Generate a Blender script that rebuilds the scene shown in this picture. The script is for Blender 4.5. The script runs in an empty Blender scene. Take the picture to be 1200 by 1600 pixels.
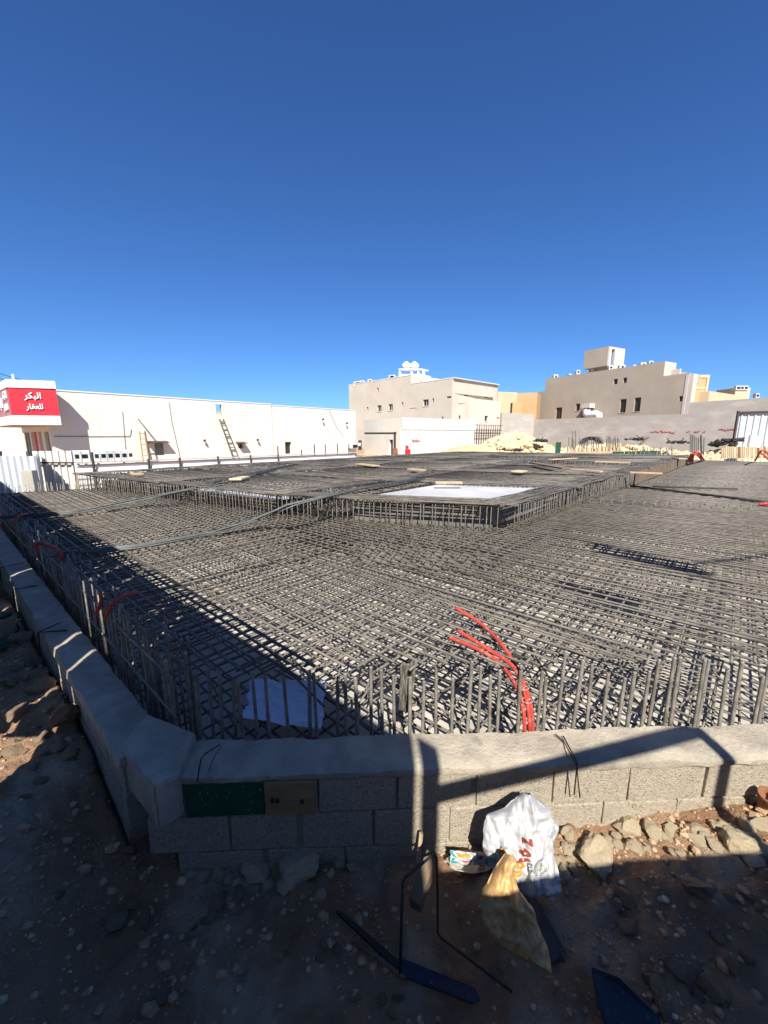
import bpy, bmesh, math, random
from mathutils import Vector, Matrix, noise
rnd = random.Random(7)
SC = bpy.context.scene
COL = SC.collection

# ------------------------------------------------------------------ camera, sky, sun, exposure
H = 2.15
TH = math.atan(121/620.0)
cd = bpy.data.cameras.new('camera'); cam = bpy.data.objects.new('camera', cd); COL.objects.link(cam)
cam.location = (0, 0, H); cam.rotation_euler = (math.pi/2 - TH, 0, 0)
cd.sensor_fit = 'HORIZONTAL'; cd.sensor_width = 36; cd.lens = 36*620/1200.0
cd.clip_start = 0.05; cd.clip_end = 3000
SC.camera = cam
SC.render.resolution_x = 768; SC.render.resolution_y = 1024

SUN_AZ = math.radians(-2.5)      # light travels towards +Y, a hair to the left
SUN_EL = math.radians(45)
W = bpy.data.worlds.new('World'); SC.world = W; W.use_nodes = True
nt = W.node_tree; bg = nt.nodes['Background']
sky = nt.nodes.new('ShaderNodeTexSky'); sky.sky_type = 'NISHITA'; sky.sun_disc = False
sky.sun_elevation = SUN_EL; sky.sun_rotation = math.pi + SUN_AZ
sky.air_density = 1.0; sky.dust_density = 0.25; sky.ozone_density = 2.6; sky.altitude = 600
tint = nt.nodes.new('ShaderNodeMixRGB'); tint.blend_type = 'MULTIPLY'; tint.inputs[0].default_value = 1; tint.inputs[2].default_value = (.345, .605, .985, 1)
nt.links.new(sky.outputs[0], tint.inputs[1]); nt.links.new(tint.outputs[0], bg.inputs[0]); bg.inputs[1].default_value = 0.079
sd = bpy.data.lights.new('sun', 'SUN'); sun = bpy.data.objects.new('sun', sd); COL.objects.link(sun)
sd.energy = 4.8; sd.angle = math.radians(0.42); sd.color = (1.0, 0.95, 0.87)
ldir = Vector((math.sin(SUN_AZ)*math.cos(SUN_EL), math.cos(SUN_AZ)*math.cos(SUN_EL), -math.sin(SUN_EL)))
sun.rotation_euler = ldir.to_track_quat('-Z', 'Y').to_euler()
SC.view_settings.view_transform = 'Standard'; SC.view_settings.look = 'None'
SC.view_settings.exposure = 0.85; SC.view_settings.gamma = 1.0
SC.cycles.max_bounces = 4; SC.cycles.diffuse_bounces = 2

# ------------------------------------------------------------------ measuring helpers
ct, st = math.cos(TH), math.sin(TH)
def ray(px, py):
    a, b, f = px-600.0, py-800.0, 620.0
    return Vector((a, f*ct - b*st, -(b*ct + f*st)))
def atz(px, py, z):
    d = ray(px, py); k = (z-H)/d.z
    return Vector((d.x*k, d.y*k, z))
def aty(px, py, Y):
    d = ray(px, py); k = Y/d.y
    return Vector((d.x*k, Y, H+d.z*k))
def onwall(px, py, P, u):
    d = ray(px, py); n = (-u[1], u[0]); k = (P[0]*n[0]+P[1]*n[1])/(d.x*n[0]+d.y*n[1])
    return ((d.x*k-P[0])*u[0]+(d.y*k-P[1])*u[1], H+d.z*k)
def unit(x, y):
    l = math.hypot(x, y); return (x/l, y/l)

# ------------------------------------------------------------------ mesh helpers
WL = {}
def tag(o, label=None, cat=None, group=None, kind=None):
    if label: o['label'] = label
    if cat: o['category'] = cat
    if group: o['group'] = group
    if kind: o['kind'] = kind
    return o
def thing(name, label, cat, loc=(0, 0, 0), group=None, kind=None):
    o = bpy.data.objects.new(name, None); COL.objects.link(o); o.location = loc
    o.empty_display_size = 0.1
    WL[o.name] = Vector(loc); return tag(o, label, cat, group, kind)
def V(*a): return Vector(a)
class MB:
    def __init__(s): s.v = []; s.f = []; s.mi = []
    def add(s, vs, fs, m=0):
        b = len(s.v); s.v += [tuple(x) for x in vs]
        for f in fs: s.f.append([i+b for i in f]); s.mi.append(m)
    def quad(s, a, b, c, d, m=0): s.add([a, b, c, d], [(0, 1, 2, 3)], m)
    def hexa(s, lo, hi, m=0):
        s.add(list(lo)+list(hi), [(3, 2, 1, 0), (4, 5, 6, 7), (0, 1, 5, 4), (1, 2, 6, 5), (2, 3, 7, 6), (3, 0, 4, 7)], m)
    def box(s, x0, y0, z0, x1, y1, z1, m=0):
        s.hexa([(x0, y0, z0), (x1, y0, z0), (x1, y1, z0), (x0, y1, z0)], [(x0, y0, z1), (x1, y0, z1), (x1, y1, z1), (x0, y1, z1)], m)
    def obox(s, P, u, a0, a1, b0, b1, z0, z1, m=0):
        """box along u (a) and its left normal (b)"""
        n = (-u[1], u[0])
        q = lambda a, b, z: (P[0]+u[0]*a+n[0]*b, P[1]+u[1]*a+n[1]*b, z)
        s.hexa([q(a0, b0, z0), q(a1, b0, z0), q(a1, b1, z0), q(a0, b1, z0)], [q(a0, b0, z1), q(a1, b0, z1), q(a1, b1, z1), q(a0, b1, z1)], m)
    def beam(s, p, q, w, h, m=0):
        """rectangular bar from p to q"""
        p = Vector(p); q = Vector(q); d = (q-p).normalized()
        up = V(0, 0, 1) if abs(d.z) < .9 else V(0, 1, 0)
        r = d.cross(up).normalized()*w/2; t = r.cross(d).normalized()*h/2
        s.hexa([p-r-t, p+r-t, p+r+t, p-r+t], [q-r-t, q+r-t, q+r+t, q-r+t], m)
    def prism(s, poly, z0, z1, m=0):
        n = len(poly)
        a = sum(poly[i][0]*poly[(i+1) % n][1]-poly[(i+1) % n][0]*poly[i][1] for i in range(n))
        if a < 0: poly = poly[::-1]
        vs = [(p[0], p[1], z0) for p in poly]+[(p[0], p[1], z1) for p in poly]
        fs = [list(range(n))[::-1], list(range(n, 2*n))]+[(i, (i+1) % n, n+(i+1) % n, n+i) for i in range(n)]
        s.add(vs, fs, m)
    def tube(s, pts, r, n=6, m=0, caps=True):
        pts = [Vector(p) for p in pts]; k = len(pts); vs = []; fs = []
        rr = r if isinstance(r, (list, tuple)) else [r]*k
        ref = None
        for i, p in enumerate(pts):
            d = (pts[min(i+1, k-1)]-pts[max(i-1, 0)])
            if d.length < 1e-9: d = V(0, 0, 1)
            d.normalize()
            if ref is None: ref = V(0, 0, 1) if abs(d.z) < .9 else V(1, 0, 0)
            a = (ref-d*ref.dot(d))
            if a.length < 1e-6: a = d.orthogonal()
            a.normalize(); ref = a; b = d.cross(a)
            for j in range(n):
                t = 2*math.pi*j/n
                vs.append(p+(a*math.cos(t)+b*math.sin(t))*rr[i])
        for i in range(k-1):
            for j in range(n):
                fs.append((i*n+j, i*n+(j+1) % n, (i+1)*n+(j+1) % n, (i+1)*n+j))
        if caps: fs.append(list(range(n))[::-1]); fs.append([(k-1)*n+j for j in range(n)])
        s.add(vs, fs, m)
    def ribbed(s, p, q, r, n=8, pitch=.011):
        p = Vector(p); q = Vector(q); L = (q-p).length; k = max(4, int(L/pitch*2))
        pts = [p.lerp(q, i/k) for i in range(k+1)]
        s.tube(pts, [r*(1.0 if i % 2 else 1.13) for i in range(k+1)], n)
    def build(s, name, mats, parent=None, smooth=False, label=None):
        me = bpy.data.meshes.new(name); me.from_pydata(s.v, [], s.f)
        if not isinstance(mats, (list, tuple)): mats = [mats]
        for m in mats: me.materials.append(m)
        if len(mats) > 1: me.polygons.foreach_set('material_index', s.mi)
        if smooth:
            me.polygons.foreach_set('use_smooth', [True]*len(me.polygons))
            if smooth != 'all':
                me.set_sharp_from_angle(angle=math.radians(40))
        me.update()
        o = bpy.data.objects.new(name, me); COL.objects.link(o); WL[o.name] = V(0, 0, 0)
        if parent: o.parent = parent; o.location = -WL[parent.name]
        if label: o['label'] = label
        return o
def struct(name, mb, m, **k): return tag(mb.build(name, m, **k), kind='structure')
def bevel(o, w=.004, seg=2):
    b = o.modifiers.new('bevel', 'BEVEL'); b.width = w; b.segments = seg; b.limit_method = 'ANGLE'
    return o

# ------------------------------------------------------------------ materials
def mat(name, col, col2=None, scale=6, rough=.85, bump=0.0, bscale=60, metal=0, spots=None, spec=.3, detail=6, stretch=None, bdist=.01):
    m = bpy.data.materials.new(name); m.use_nodes = True; t = m.node_tree; N = t.nodes; L = t.links
    b = N['Principled BSDF']; b.inputs['Roughness'].default_value = rough; b.inputs['Metallic'].default_value = metal
    b.inputs['Specular IOR Level'].default_value = spec
    tc = N.new('ShaderNodeTexCoord'); src = tc.outputs['Object']
    if stretch:
        mp = N.new('ShaderNodeMapping'); mp.inputs['Scale'].default_value = stretch; L.new(src, mp.inputs[0]); src = mp.outputs[0]
    if col2 is None: col2 = tuple(c*.72 for c in col)
    n = N.new('ShaderNodeTexNoise'); n.inputs['Scale'].default_value = scale; n.inputs['Detail'].default_value = detail
    n.inputs['Roughness'].default_value = .62; L.new(src, n.inputs['Vector'])
    r = N.new('ShaderNodeValToRGB'); r.color_ramp.elements[0].position = .34; r.color_ramp.elements[1].position = .66
    r.color_ramp.elements[0].color = (*col2, 1); r.color_ramp.elements[1].color = (*col, 1)
    L.new(n.outputs[0], r.inputs[0]); out = r.outputs[0]
    if spots:
        sc, th, sc_col, amt = spots
        n2 = N.new('ShaderNodeTexNoise'); n2.inputs['Scale'].default_value = sc; n2.inputs['Detail'].default_value = 8; L.new(src, n2.inputs['Vector'])
        r2 = N.new('ShaderNodeValToRGB'); r2.color_ramp.elements[0].position = th; r2.color_ramp.elements[1].position = min(1, th+.09)
        r2.color_ramp.elements[0].color = (0, 0, 0, 1); r2.color_ramp.elements[1].color = (amt, amt, amt, 1); L.new(n2.outputs[0], r2.inputs[0])
        mx = N.new('ShaderNodeMixRGB'); mx.inputs[2].default_value = (*sc_col, 1); L.new(r2.outputs[0], mx.inputs[0]); L.new(out, mx.inputs[1]); out = mx.outputs[0]
    L.new(out, b.inputs['Base Color'])
    if bump:
        n3 = N.new('ShaderNodeTexNoise'); n3.inputs['Scale'].default_value = bscale; n3.inputs['Detail'].default_value = 8; n3.inputs['Roughness'].default_value = .7
        L.new(src, n3.inputs['Vector']); bp = N.new('ShaderNodeBump'); bp.inputs['Strength'].default_value = bump; bp.inputs['Distance'].default_value = bdist
        L.new(n3.outputs[0], bp.inputs['Height']); L.new(bp.outputs[0], b.inputs['Normal'])
    return m
M = {}
M['soil'] = mat('soil', (.47, .32, .195), (.34, .18, .095), 1.5, .95, 1.0, 30, spots=(2.2, .5, (.54, .42, .29), .85), bdist=.05, detail=10)
M['floor'] = mat('blinding_concrete', (.53, .49, .42), (.35, .32, .27), 1.1, .9, .5, 30, spots=(2.4, .66, (.33, .30, .26), .5), detail=9)
M['block'] = mat('concrete_block', (.70, .605, .455), (.53, .455, .345), 45, .95, 1.0, 120, spots=(85, .57, (.24, .205, .16), .8), bdist=.025)
M['mortar'] = mat('mortar_cap', (.50, .435, .335), (.30, .26, .205), 5, .9, 1.0, 45, spots=(9, .62, (.26, .23, .2), .6), detail=10, bdist=.012)
M['steel'] = mat('rebar_steel', (.20, .178, .148), (.095, .082, .068), 9, .55, .3, 180, metal=.25, spots=(3.5, .62, (.17, .125, .095), .4), spec=.4)
M['steel2'] = mat('rebar_steel_uprights', (.34, .315, .27), (.15, .135, .115), 14, .55, .3, 180, metal=.2, spots=(11, .58, (.24, .15, .09), .45), spec=.4)
M['steeldark'] = mat('dark_steel_rod', (.045, .04, .036), (.03, .027, .025), 12, .5, .2, 90, metal=.3)
M['steelblue'] = mat('bundle_steel', (.15, .16, .155), (.085, .09, .088), 9, .5, 0, metal=.35)
M['shop'] = mat('cream_render', (.74, .705, .61), (.70, .66, .56), .55, .9, .35, 6, spots=(.9, .6, (.56, .51, .42), .35), detail=9)
M['white'] = mat('white_paint', (.72, .72, .71), (.66, .66, .65), 2, .6, 0)
M['whitemetal'] = mat('white_sheet_metal', (.60, .63, .66), (.5, .53, .56), 1.6, .5, 0, spots=(3.1, .66, (.42, .38, .33), .5))
M['red'] = mat('red_sign', (.62, .018, .035), (.55, .014, .028), 2, .45, 0, spec=.5)
M['pinkgrey'] = mat('faded_sign', (.30, .28, .28), (.5, .12, .12), 1.0, .5, 0)
M['soffit'] = mat('beige_soffit', (.55, .43, .33), None, 2, .9)
M['dark'] = mat('dark_glass', (.03, .033, .035), (.02, .02, .02), 2, .2, 0, spec=.6)
M['black'] = mat('black_plastic', (.04, .034, .03), (.018, .016, .015), 20, .6, .3, 30)
M['vil1'] = mat('grey_beige_render', (.58, .525, .43), (.51, .455, .365), .35, .95, .3, 4, spots=(.8, .62, (.42, .37, .31), .4), detail=9)
M['vil1b'] = mat('pale_render', (.68, .61, .51), (.60, .535, .44), .35, .95, .3, 4, detail=9)
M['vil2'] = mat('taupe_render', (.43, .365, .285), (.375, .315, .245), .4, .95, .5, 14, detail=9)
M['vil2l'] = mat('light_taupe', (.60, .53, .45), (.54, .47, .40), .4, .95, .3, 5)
M['tan'] = mat('tan_render', (.62, .48, .32), (.56, .43, .28), .5, .9)
M['ochre'] = mat('ochre_render', (.56, .36, .18), (.5, .32, .155), .5, .9)
M['grey'] = mat('grey_block_render', (.46, .43, .38), (.37, .345, .305), .5, .95, .6, 9, spots=(.5, .58, (.50, .48, .44), .6), detail=10, stretch=(1, 1, 2.2))
M['wood'] = mat('pale_timber', (.52, .40, .245), (.40, .29, .165), 5, .8, .3, 40, stretch=(1, 1, 6))
M['wooddark'] = mat('weathered_timber', (.22, .16, .10), (.13, .09, .055), 6, .85, .5, 50)
M['plank2'] = mat('dull_board', (.36, .25, .125), (.26, .17, .08), 5, .85, .4, 40, stretch=(1, 1, 5), spots=(9, .6, (.16, .11, .07), .6))
M['ladder'] = mat('grey_timber', (.12, .105, .09), (.08, .07, .06), 6, .85)
M['ply'] = mat('brown_plywood', (.24, .17, .115), (.15, .105, .07), 3, .8, .3, 30)
M['green'] = mat('green_board', (.012, .10, .055), (.008, .06, .035), 8, .55, .2, 60, spots=(60, .64, (.45, .5, .4), .8))
M['greenfar'] = mat('green_shutter', (.02, .09, .05), (.015, .06, .035), 3, .6)
M['blue'] = mat('blue_painted_board', (.022, .045, .078), (.018, .03, .045), 9, .5, .5, 90, spots=(45, .63, (.16, .18, .2), .6))
M['rock'] = mat('limestone', (.76, .63, .42), (.60, .48, .31), 7, .95, 1.0, 40, spots=(12, .62, (.34, .24, .16), .5), bdist=.015, detail=10)
M['rockg'] = mat('grey_stone', (.42, .31, .20), (.28, .185, .11), 9, .95, 1.0, 50, spots=(10, .62, (.16, .09, .06), .6), bdist=.012)
M['gravel'] = mat('brown_gravel', (.52, .37, .23), (.37, .23, .13), 3, .95, .8, 50)
M['rubble'] = mat('yellow_rubble', (.80, .65, .40), (.60, .46, .26), 1.8, .95, 1.0, 7, bdist=.12, detail=10)
M['sand'] = mat('brown_sand', (.56, .33, .17), (.66, .50, .30), .35, .95, .6, 8, bdist=.06)
M['redhose'] = mat('red_conduit', (.58, .075, .055), (.45, .045, .035), 8, .6, .8, 250, spots=(30, .55, (.5, .3, .22), .5))
M['sheet'] = mat('white_polythene', (.58, .58, .565), (.42, .415, .40), 1.2, .55, .4, 5, spots=(1.6, .62, (.45, .40, .34), .5), bdist=.05)
M['darkfill'] = mat('dusty_dark_sheet', (.20, .18, .155), (.11, .10, .085), 2, .9, .5, 12)
M['poly'] = mat('translucent_sheet', (.62, .68, .80), (.52, .58, .70), 6, .5, .3, 30)
M['bag'] = mat('white_bag', (.44, .438, .435), (.38, .38, .38), 6, .5, .35, 40, spec=.4)
M['tanbag'] = mat('tan_plastic_bag', (.60, .37, .15), (.48, .26, .085), 7, .4, .3, 50, spec=.5)
M['bagtext'] = mat('brown_print', (.32, .06, .035), None, 5, .6)
M['bagorange'] = mat('orange_print', (.80, .32, .03), None, 5, .6)
M['baggrey'] = mat('grey_print', (.13, .12, .12), None, 5, .6)
M['teal'] = mat('teal_print', (.0, .32, .33), None, 5, .5)
M['foil'] = mat('foil_tray', (.62, .58, .50), (.5, .46, .4), 8, .35, .5, 40, metal=.4)
M['darkstone'] = mat('dark_slab', (.085, .078, .075), (.05, .045, .045), 14, .75, .7, 70)
M['clay'] = mat('terracotta', (.25, .115, .06), (.18, .08, .04), 9, .8, .2, 80)
M['yellowp'] = mat('yellow_board', (.62, .53, .33), (.5, .42, .25), 3, .7)
M['acwhite'] = mat('ac_casing', (.70, .70, .68), None, 3, .6)
M['brown'] = mat('brown_door', (.36, .17, .06), None, 3, .6)
M['grill'] = mat('painted_iron', (.5, .5, .46), None, 3, .6)
M['rust'] = mat('rusty_iron', (.055, .048, .044), (.085, .062, .05), 8, .8)
M['duct'] = mat('galvanised_duct', (.78, .78, .78), (.7, .7, .7), 3, .4)
M['graf'] = mat('red_spray', (.55, .06, .06), (.5, .2, .18), 4, .9)
M['shadepanel'] = mat('shade_panel_grey', (.5, .5, .5), None, 2, .6)  # for the added panels that throw the foreground shade

# corrugated sheet helper: vertical (or horizontal) folded profile between two plan points
def corrugated(mb, p, q, z0, z1, pitch=.2, depth=.03, m=0, horizontal=False):
    p = Vector(p); q = Vector(q); d = q-p; L = d.length; u = d/L; n = Vector((-u.y, u.x, 0))
    if horizontal:
        k = max(1, int((z1-z0)/pitch)); prev = None
        for i in range(k*4+1):
            z = z0+(z1-z0)*i/(k*4); o = depth if (i % 4) in (1, 2) else 0
            cur = (p+n*o+V(0, 0, z), q+n*o+V(0, 0, z))
            if prev: mb.quad(prev[0], prev[1], cur[1], cur[0], m)
            prev = cur
    else:
        k = max(1, int(L/pitch)); prev = None
        for i in range(k*4+1):
            t = (i//4 + (0, .62, .7, .92)[i % 4])/k if i < k*4 else 1
            o = depth if (i % 4) in (2, 3) else 0
            c = p+u*(L*t)+n*o
            cur = (c+V(0, 0, z0), c+V(0, 0, z1))
            if prev: mb.quad(prev[0], cur[0], cur[1], prev[1], m)
            prev = cur

def facade(mb, P, u, L, z0, z1, rects, depth=.18, m=0, nside=1):
    """wall face from P along u, rect openings (a0,z0,a1,z1) with reveals; returns opening backs"""
    n = (-u[1]*nside, u[0]*nside)
    q = lambda a, z, b=0: (P[0]+u[0]*a+n[0]*b, P[1]+u[1]*a+n[1]*b, z)
    A = sorted({0, L}|{r[0] for r in rects}|{r[2] for r in rects}); Z = sorted({z0, z1}|{r[1] for r in rects}|{r[3] for r in rects})
    for i in range(len(A)-1):
        for j in range(len(Z)-1):
            ca, cz = (A[i]+A[i+1])/2, (Z[j]+Z[j+1])/2
            if any(r[0] < ca < r[2] and r[1] < cz < r[3] for r in rects): continue
            mb.quad(q(A[i], Z[j]), q(A[i+1], Z[j]), q(A[i+1], Z[j+1]), q(A[i], Z[j+1]), m)
    for a0, c0, a1, c1 in rects:
        mb.quad(q(a0, c0), q(a1, c0), q(a1, c0, depth), q(a0, c0, depth), m); mb.quad(q(a0, c1), q(a0, c1, depth), q(a1, c1, depth), q(a1, c1), m)
        mb.quad(q(a0, c0), q(a0, c0, depth), q(a0, c1, depth), q(a0, c1), m); mb.quad(q(a1, c0), q(a1, c1), q(a1, c1, depth), q(a1, c0, depth), m)
def window_part(parent, P, u, r, depth=.16, name='window', barcol='grill', bars=2, nside=1, glass='dark'):
    n = (-u[1]*nside, u[0]*nside); a0, c0, a1, c1 = r
    q = lambda a, z, b=0: (P[0]+u[0]*a+n[0]*b, P[1]+u[1]*a+n[1]*b, z)
    g = MB(); g.quad(q(a0, c0, depth), q(a1, c0, depth), q(a1, c1, depth), q(a0, c1, depth)); w = g.build(name, M[glass], parent)
    if a1-a0 > .6 and c1-c0 > .5 and name == 'window':
        sl = MB(); e = -.05; sl.hexa([q(a0-.06, c0-.07, e), q(a1+.06, c0-.07, e), q(a1+.06, c0-.07, -.002), q(a0-.06, c0-.07, -.002)], [q(a0-.06, c0-.005, e), q(a1+.06, c0-.005, e), q(a1+.06, c0-.005, -.002), q(a0-.06, c0-.005, -.002)]); sl.build('sill', M['vil2l'], w)
    if bars:
        f = MB(); t = .05
        for a in [a0+t/2+(a1-a0-t)*i/bars for i in range(bars+1)]: f.beam(q(a, c0, depth-.03), q(a, c1, depth-.03), t, .03)
        for z in (c0+t/2, c1-t/2): f.beam(q(a0, z, depth-.055), q(a1, z, depth-.055), .03, t)
        f.build('frame', M[barcol], w)
    return w

ORD = ['leftmost', 'second from the left', 'third from the left', 'fourth from the left', 'fifth from the left', 'sixth from the left', 'seventh from the left', 'rightmost']
# ------------------------------------------------------------------ text
def text_polys(s, bold=0.0, size=1.0):
    c = bpy.data.curves.new('t', 'FONT'); c.body = s; c.size = size; c.offset = bold; c.resolution_u = 3
    o = bpy.data.objects.new('t', c); COL.objects.link(o)
    me = bpy.data.meshes.new_from_object(o.evaluated_get(bpy.context.evaluated_depsgraph_get()))
    vs = [v.co.copy() for v in me.vertices]; fs = [list(p.vertices) for p in me.polygons]
    bpy.data.objects.remove(o); bpy.data.meshes.remove(me); bpy.data.curves.remove(c)
    x0 = min(v.x for v in vs); x1 = max(v.x for v in vs); y0 = min(v.y for v in vs); y1 = max(v.y for v in vs)
    return [((v.x-x0)/(x1-x0), (v.y-y0)/(y1-y0)) for v in vs], fs
def split_tris(vs, fs, n):
    tr = [(p[0], p[i], p[i+1]) for p in fs for i in range(1, len(p)-1)]; vs = list(vs)
    for _ in range(n):
        mid = {}; out = []
        def g_(a, b):
            k = (min(a, b), max(a, b))
            if k not in mid: vs.append(((vs[a][0]+vs[b][0])/2, (vs[a][1]+vs[b][1])/2)); mid[k] = len(vs)-1
            return mid[k]
        for a, b, c in tr:
            x, y, z = g_(a, b), g_(b, c), g_(c, a); out += [(a, x, z), (x, b, y), (z, y, c), (x, y, z)]
        tr = out
    return vs, tr
def text_on(mb, s, f, thick=.0, bold=.0, m=0, cut=0):
    """f maps unit square (a,b,off) to a point; off = distance from the surface"""
    vs, fs = text_polys(s, bold)
    if cut: vs, fs = split_tris(vs, fs, cut)
    if thick:
        n = len(vs); edges = {}
        for p in fs:
            for i in range(len(p)):
                e = (p[i], p[(i+1) % len(p)]); edges[e] = edges.get(e, 0)+1
        side = [(a, b, b+n, a+n) for (a, b) in edges if (b, a) not in edges]
        mb.add([f(a, b, 0) for a, b in vs]+[f(a, b, thick) for a, b in vs], [[i+n for i in p] for p in fs]+side, m)
    else: mb.add([f(a, b, .002) for a, b in vs], fs, m)

# ------------------------------------------------------------------ the plot outline
eR = unit(.6626, .749); eL = unit(-.749, .6626)
PLOT = [(-1.12, 1.93), (2.6, 2.04), (7.3, 7.0), (18.6, 18.4), (12, 22), (4, 24), (-6.8, 9.6), (-8.6, 8.55)]
def inside(x, y, poly):
    r = False; n = len(poly)
    for i in range(n):
        x0, y0 = poly[i]; x1, y1 = poly[(i+1) % n]
        if (y0 > y) != (y1 > y) and x < (x1-x0)*(y-y0)/(y1-y0)+x0: r = not r
    return r
def clip(P, u, poly):
    """parameters t where the line P+t*u is inside poly"""
    ts = []; n = len(poly)
    for i in range(n):
        a = Vector(poly[i]); b = Vector(poly[(i+1) % n]); e = b-a
        den = u[0]*e.y-u[1]*e.x
        if abs(den) < 1e-9: continue
        w = (a.x-P[0], a.y-P[1]); t = (w[0]*e.y-w[1]*e.x)/den; s = (w[0]*u[1]-w[1]*u[0])/den
        if 0 <= s < 1: ts.append(t)
    ts.sort(); return [(ts[i], ts[i+1]) for i in range(0, len(ts)-1, 2)]

# ------------------------------------------------------------------ ground
def sm(a, b, x): t = max(0, min(1, (x-a)/(b-a))); return t*t*(3-2*t)
OUT = [(-1.36, 1.76), (2.6, 1.85), (7.8, 6.9), (19.1, 18.3), (12, 22.4), (4, 24.4), (-7.2, 9.6), (-9.2, 8.55)]
def ground_h(x, y, fine=True):
    r = math.hypot(x, y)
    z = .10*max(0, min(x, 2.6)) - .05 + .05*sm(-.2, -1.2, x)*0
    z -= .05*sm(-.5, -1.1, x); z += .30*sm(-1.15, -2.2, x)
    z += .08*sm(1.1, 1.6, y)*sm(.2, 1.2, x)*sm(3, 2, y)
    far = sm(12, 17, r)
    z = z*(1-far)+.3*far
    if inside(x, y, OUT): return min(z, -.1) if r < 12 else -.1
    if fine and r < 7:
        p = V(x, y, 0)
        f = noise.fractal(p*1.7, .9, 2.1, 5)*.04 + noise.fractal(p*8, .7, 2.0, 5)*.027 + noise.noise(p*26)*.006
        c = noise.voronoi(p*5.5+V(noise.noise(p*3), noise.noise(p*3+V(5, 5, 5)), 0)*.6)[0]
        clod = sm(-.25, .35, noise.noise(p*.9+V(3.7, 1.2, 0)))
        f += (max(0, .42-c[0]))*.12*clod
        if x < -1.3: f += max(0, .5-noise.voronoi(p*3.1)[0][0])*.17*sm(-1.3, -2, x)*sm(1.4, 2.0, y)
        z += f
    return z
def axis(lo, hi, d, far):
    a = [lo+(hi-lo)*i/round((hi-lo)/d) for i in range(round((hi-lo)/d)+1)]
    s = d; x = hi
    while x < far: s *= 1.35; x += s; a.append(x)
    s = d; x = lo
    while x > -far: s *= 1.35; x -= s; a.insert(0, x)
    return a
xs = axis(-4.2, 2.9, .022, 900); ys = axis(.55, 4.4, .022, 900)
g = MB(); g.v = [(x, y, ground_h(x, y)) for y in ys for x in xs]
nx = len(xs); g.f = [(j*nx+i, j*nx+i+1, (j+1)*nx+i+1, (j+1)*nx+i) for j in range(len(ys)-1) for i in range(nx-1)]; g.mi = [0]*len(g.f)
struct('ground', g, M['soil'], smooth='all')
g = MB(); g.prism(PLOT_FLOOR := [(-1.28, 1.86), (2.75, 1.96), (7.6, 6.95), (18.9, 18.3), (12, 22.3), (4, 24.3), (-7.0, 9.7), (-8.9, 8.5)], -.08, .15)
struct('blinding_floor', g, M['floor'])

# ------------------------------------------------------------------ block walls in front
def rough_block(mb, P, u, a0, a1, b0, b1, z0, z1, seed):
    """hollow-block face: subdivided box with slightly uneven faces"""
    r = random.Random(seed); n = (-u[1], u[0]); j = lambda: r.uniform(-.003, .003)
    c = [[(a0+j(), b0+j()), (a1+j(), b0+j()), (a1, b1), (a0, b1)] for _ in range(2)]
    q = lambda a, b, z: (P[0]+u[0]*a+n[0]*b, P[1]+u[1]*a+n[1]*b, z)
    mb.hexa([q(a, b, z0) for a, b in c[0]], [q(a, b, z1) for a, b in c[1]])
def cap_strip(mb, P, u, L, w0, w1, z0, z1, seed, step=.018, hang=.015):
    """rough hand-trowelled mortar cap"""
    n = (-u[1], u[0]); k = int(L/step); W_ = 9
    q = lambda a, b, z: V(P[0]+u[0]*a+n[0]*b, P[1]+u[1]*a+n[1]*b, z)
    rows = []
    for i in range(k+1):
        a = L*i/k; row = []
        e = noise.noise(V(a*6, seed, 0))*.012+noise.noise(V(a*25, seed, 3))*.006
        drip = noise.noise(V(a*11, seed, 7))*.012
        row.append(q(a, w0+.004-hang*.2, z0-.012+drip)); row.append(q(a, w0-hang*.5+e, z0+.006+drip))
        for j in range(W_):
            b = w0+e-.004+(w1-w0)*j/(W_-1)
            z = z1+noise.fractal(V(a*5, b*5, seed), .9, 2, 4)*.011+noise.noise(V(a*9, b*45, seed))*.0035-(.014 if j == 0 else .004 if j == 1 else 0)
            row.append(q(a, b, z))
        row.append(q(a, w1+.004, z0-.01)); rows.append(row)
    m_ = len(rows[0]); mb.add([v for r in rows for v in r], [(i*m_+j, (i+1)*m_+j, (i+1)*m_+j+1, i*m_+j+1) for i in range(k) for j in range(m_-1)]+[list(range(m_))[::-1], [k*m_+j for j in range(m_)]])
uF = unit(.9992, .0395)
PF = (-1.04, 1.655)
fw = thing('block_wall', 'low grey concrete block wall with mortar cap crossing the foreground', 'wall', (0, 1.7, 0))
def course(mb, joints, z0, z1, L0, L1, b0, b1, P, u, sd):
    js = [L0]+[j for j in joints if L0 < j < L1]+[L1]
    for i in range(len(js)-1): rough_block(mb, P, u, js[i]+.004, js[i+1]-.004-(.022 if (i*7+sd) % 3 == 0 else rnd.uniform(0, .008)), b0+rnd.uniform(-.003, .003), b1, z0, z1-.008, sd*100+i)
ox = -PF[0]
blk = MB()
course(blk, [ox+x for x in (-.33, .07, .47, .87, 1.27, 1.68, 2.08, 2.48)], .275, .49, 0.0, 3.75, 0, .2, PF, uF, 1)
course(blk, [ox+x for x in (-.78, -.42, -.05, .34, .74, 1.15, 1.55, 1.95, 2.35)], .055, .270, -.15, 3.75, .0, .2, PF, uF, 2)
course(blk, [ox+x for x in (-.6, -.2, .2, .6, 1.0, 1.4, 1.8, 2.2)], -.165, .050, -.02, 3.75, .004, .2, PF, uF, 3)
bevel(blk.build('blocks', M['block'], fw), .005, 2)
mj = MB(); mj.obox(PF, uF, .004, 3.7, .018, .19, -.16, .492); mj.build('mortar_core', M['mortar'], fw)
cp = MB(); cap_strip(cp, PF, uF, 3.76, -.012, .212, .487, .528, 3.3); cp.build('cap', M['mortar'], fw, smooth=True)
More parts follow.
